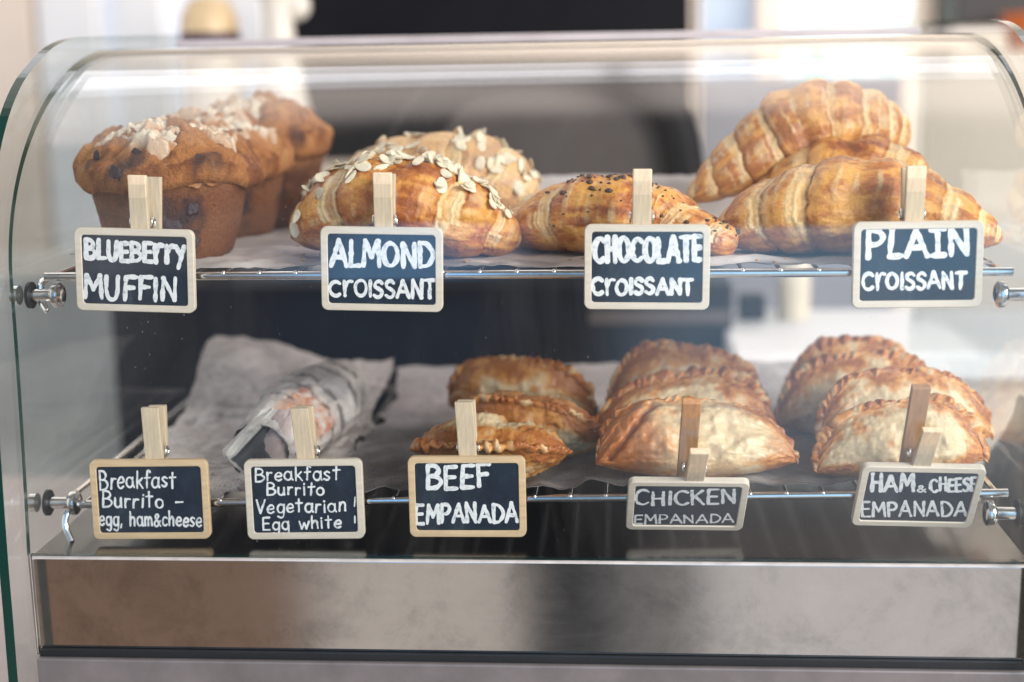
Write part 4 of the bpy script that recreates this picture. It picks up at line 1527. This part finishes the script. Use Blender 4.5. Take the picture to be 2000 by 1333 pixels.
sign('chalk sign tipped forward reading CHICKEN EMPANADA', (.0428, .0, .0266), (37, .9, 2.0), 1366, 874,
     [('CHICKEN', 1240, 1436, 963, 990, 960, 986, 7.5), ('EMPANADA', 1238, 1433, 1009, 1026, 1007, 1023, 5)], M_FRAMEL, 8, W_=.0735, H_=.0512, split=12, twist=-.004)
sign('chalk sign tipped forward reading HAM & CHEESE EMPANADA', (.1835, .0, .0333), (27.8, 1.5, 1.9), 1820, 836,
     [('HAM', 1702, 1785, 929, 962, 931, 963, 9), ('&', 1792, 1808, 948, 963, 948, 963, 4.5), ('CHEESE', 1818, 1908, 938, 963, 936, 961, 7), ('EMPANADA', 1683, 1888, 983, 1011, 983, 1010, 6.5)],
     M_FRAMEL, 9, W_=.0742, H_=.0512, split=11, twist=-.004)

# ------------------------------------------------------------------ what stands behind and under the case
M_WALL = simple('cream_wall', (0.72, 0.61, 0.51), 0.8, 0, 0.08, 2)
M_COUNTER = simple('pale_counter', (0.62, 0.54, 0.51), 0.5, 0, 0.12, 6)
M_DARKC = simple('dark_cabinet', (0.006, 0.006, 0.008), 0.6, 0, 0.3, 6, spec=.15)
M_NAVY = simple('navy_counter', (0.006, 0.009, 0.016), 0.5, 0, 0.4, 8, spec=.2)
M_WHITEP = simple('white_paint', (0.80, 0.79, 0.78), 0.5, 0, 0.04, 5)
M_CERAMIC = simple('cream_ceramic', (0.80, 0.74, 0.64), 0.3, 0, 0.05, 12)
M_GREY = simple('grey_green_panel', (0.50, 0.48, 0.44), 0.6, 0, 0.3, 4)
M_BROWNP = simple('brown_back_panel', (0.085, 0.068, 0.062), 0.5, 0, 0.2, 6)
M_AMBER = simple('amber_jar', (0.70, 0.52, 0.30), 0.35, 0, 0.25, 20)
M_PLUM = simple('plum_label', (0.06, 0.03, 0.06), 0.5, 0, 0.2, 20)
M_DKWOOD = simple('dark_brown_wood', (0.022, 0.015, 0.011), 0.5, 0, 0.4, 10)


def outdoor_pane(name, stops, strength, scale):
    """window pane with blurred daylight outside: the pane gives off the light"""
    m, nt, b = newmat(name)
    n = noise_node(nt, scale, 2, 0.5, mapscale=(1, 1, .45))
    r = ramp(nt, n.outputs['Fac'], stops)
    nt.links.new(r.outputs[0], b.inputs['Base Color'])
    nt.links.new(r.outputs[0], b.inputs['Emission Color'])
    b.inputs['Emission Strength'].default_value = strength
    b.inputs['Roughness'].default_value = .2
    return m


M_PANE_L = outdoor_pane('daylight_left', [(.3, (.56, .56, .60)), (.6, (.76, .77, .82))], .55, 3)
M_PANE_R = outdoor_pane('daylight_garden', [(.30, (.22, .42, .30)), (.42, (.42, .58, .55)), (.52, (.72, .80, .85)), (.7, (.85, .88, .90))], .9, 9)
M_PANE_G = outdoor_pane('daylight_dull', [(.3, (.22, .26, .33)), (.65, (.44, .50, .58))], .5, 8)

o = MB().box((-3, 3.0, -1.6), (3, 3.1, 2.5)).build('wall', M_WALL)
tag(o, 'cream wall far behind the case', 'wall', kind='structure')
ct = thing('counter', 'pale counter the display case stands on', 'counter', (0, .25, -.15))
MB().box((-1.2, -.09, -.15), (1.0, .52, -.112), .004).build('top', M_COUNTER, ct)


def pbox(name, mat, parent, x0, x1, y0, y1, Y, depth, bev=.004, **k):
    """box whose front face spans the given photo rectangle at depth Y"""
    a, b_ = onY(x0, y1, Y), onY(x1, y0, Y)
    return MB().box((a[0], Y, min(a[2], b_[2])), (b_[0], Y + depth, max(a[2], b_[2])), bev).build(name, mat, parent, **k)


# tall black cabinet, centre
dc = thing('dark_cabinet', 'tall black cabinet blurred behind the middle of the case', 'cabinet', tuple(onY(980, 900, 1.2)))
pbox('body', M_DARKC, dc, 596, 1350, -160, 900, 1.2, .35)
pbox('side_post', M_BROWNP, dc, 1352, 1366, -160, 900, 1.2, .06, .002)
# navy lower counter
nc = thing('back_counter', 'dark navy back counter blurred behind the lower shelf', 'counter', tuple(onY(800, 900, .75)))
pbox('body', M_NAVY, nc, 243, 1432, 556, 1000, .75, .3)
pbox('drawer', M_BROWNP, nc, 1150, 1425, 606, 634, .744, .006, .001)
# chair with a bent dark frame in front of the cabinet
ch = thing('chair', 'dark chair with a rounded bent frame and brown back, in front of the black cabinet', 'chair', tuple(onY(1050, 560, .62)))
pts = [(748, 420), (775, 330), (815, 240), (890, 165), (1000, 138), (1150, 138), (1262, 168), (1318, 240), (1338, 330), (1346, 420)]
MB().tube(catmull([onY(x, y, .62) for x, y in pts], 60), .020, 14).build('frame', M_DARKC, ch, smooth=True)
P_ = catmull([onY(x, y, .63) for x, y in [(800, 420), (830, 330), (870, 250), (930, 190), (1010, 168), (1140, 168), (1240, 190), (1280, 250), (1300, 330), (1306, 420)]], 50)
V = np.vstack([P_, P_ + [0, .012, 0]])
F = [list(range(50)), list(range(50, 100))[::-1]] + [[i, 50 + i, 50 + (i + 1) % 50, (i + 1) % 50] for i in range(50)]
mesh('backrest', V, F, M_BROWNP, ch, smooth=False)
# left: window with white frame bars
wl = thing('window', 'bright window with white upright bars, left behind the case', 'window', tuple(onY(200, 560, 1.9)))
pbox('pane', M_PANE_L, wl, -200, 596, -220, 520, 1.95, .01, 0)
for i, (a, b_) in enumerate(((-60, 38), (112, 168), (262, 300), (430, 500))):
    pbox('bar', M_WHITEP if i else M_WALL, wl, a, b_, -220, 520, 1.9, .04, .003)
lp = thing('low_cabinet', 'grey green low cabinet blurred at the left behind the case', 'cabinet', tuple(onY(120, 900, 1.3)))
pbox('body', M_GREY, lp, -260, 242, 540, 1100, 1.3, .3)
# right: two windows between cream posts
wr = thing('window', 'window onto pale greenery between cream posts, right behind the case', 'window', tuple(onY(1580, 560, 1.9)))
pbox('pane', M_PANE_R, wr, 1532, 1800, -220, 150, 1.95, .01, 0)
pbox('pane', M_PANE_G, wr, 1368, 1482, -220, 250, 1.95, .01, 0)
for a, b_ in ((1480, 1534), (1788, 1872)):
    pbox('post', M_WALL, wr, a, b_, -220, 148, 1.88, .06, .003)
pbox('panel', simple('lilac_grey_panel', (.26, .25, .27), .6, 0, .15, 5), wr, 1368, 1764, 150, 640, 1.86, .09, .003)
ds = thing('dark_shelf', 'dark brown shelf unit with an orange pot, far right behind the case', 'shelf', tuple(onY(1990, 300, 1.7)))
pbox('side', M_DKWOOD, ds, 1868, 2140, -200, 52, 1.7, .2)
pt = MB()
c_ = onY(2008, 62, 1.62)
pt.lathe([(0, -.03), (.03, -.03), (.042, .02), (.044, .03), (.036, .03)], (0, 0, 1), c_, 24)
tag(autosmooth(pt.build('pot', simple('orange_pot', (.55, .13, .03), .5))), 'orange pot at the top right edge in front of the dark shelf', 'pot')
# white worktop on the right with small things on it
wt = thing('worktop', 'bright white worktop blurred behind the ham and cheese empanadas', 'worktop', tuple(onY(1700, 800, .62)))
a, b_ = onY(1434, 690, .62), onY(2150, 690, .62)
MB().box((a[0], .62, a[2] - .03), (b_[0], .88, a[2]), .004).build('top', M_WHITEP, wt)
MB().box((a[0] + .02, .66, a[2] - .5), (b_[0], .86, a[2] - .032), .004).build('base', M_WALL, wt)
zt = a[2]


def on_top(x, y):
    return onZ(x, y, zt + .0005)


def lathe_thing(name, label, cat, base, prof, mat, k=36):
    base = np.array(base)
    b = MB().lathe(prof, (0, 0, 1), base * 0, k)
    o = autosmooth(b.build(name, mat))
    o.location = base
    return tag(o, label, cat)


p = onY(1470, 618, .80)
bx = MB().box((p[0] - .015, .80, zt + .0005), (p[0] + .015, .83, zt + .03), .003).build('dark_tin', M_NAVY)
tag(bx, 'small dark square tin on the white worktop', 'tin')
p = onY(1550, 600, .82)
lathe_thing('bottle', 'pale yellow upright bottle on the white worktop', 'bottle', (p[0], .82, zt + .0005),
            [(0, 0), (.018, 0), (.019, .004), (.019, .085), (.009, .105), (.009, .125), (0, .125)], simple('yellow_bottle', (.62, .55, .43), .5))
# left: white pitcher and jars standing behind the case
zl = onY(560, 330, .95)[2]
sh_ = thing('side_table', 'pale table holding the white pitcher and amber jar behind the muffins', 'table', tuple(onY(450, 360, .95)))
a, b_ = onY(300, 340, .85), onY(636, 340, .85)
MB().box((a[0], .85, zl - .02), (b_[0], 1.1, zl), .004).build('top', M_WALL, sh_)
MB().box((a[0] + .01, .87, zl - .5), (a[0] + .03, 1.08, zl - .022), .002).build('leg', M_WALL, sh_)
MB().box((b_[0] - .03, .87, zl - .5), (b_[0] - .01, 1.08, zl - .022), .002).build('leg', M_WALL, sh_)
p = onY(558, 330, .95)
k_ = mmpx(.95)
pit = thing('pitcher', 'cream white pitcher with a curled spout, blurred behind the muffins', 'pitcher', (p[0], .95, zl + .0005))
autosmooth(MB().lathe([(0, 0), (62 * k_, 0), (66 * k_, 6 * k_), (64 * k_, 60 * k_), (50 * k_, 130 * k_), (34 * k_, 220 * k_), (29 * k_, 270 * k_), (30 * k_, 310 * k_), (38 * k_, 350 * k_), (35 * k_, 350 * k_), (26 * k_, 300 * k_)],
                      (0, 0, 1), (p[0], .95, zl + .0005), 40).build('body', M_CERAMIC, pit))
MB().ball((p[0] + 38 * k_, .95, zl + 312 * k_), 26 * k_, 20, 14, scale=(1, .8, 1.05)).build('spout', M_CERAMIC, pit, smooth=True)
p = onY(425, 330, .98)
jar = thing('jar', 'amber jar with a dark plum band beside the white pitcher', 'jar', (p[0], .98, zl + .0005))
autosmooth(MB().lathe([(0, 0), (56 * k_, 0), (58 * k_, 5 * k_), (58 * k_, 228 * k_)], (0, 0, 1), (p[0], .98, zl + .0005), 36).build('base', M_CERAMIC, jar))
autosmooth(MB().lathe([(58 * k_, 229 * k_), (60 * k_, 232 * k_), (60 * k_, 262 * k_), (57 * k_, 264 * k_)], (0, 0, 1), (p[0], .98, zl + .0005), 36).build('band', M_PLUM, jar))
autosmooth(MB().lathe([(57 * k_, 265 * k_), (54 * k_, 300 * k_), (38 * k_, 330 * k_), (0, 336 * k_)], (0, 0, 1), (p[0], .98, zl + .0005), 36).build('lid', M_AMBER, jar))
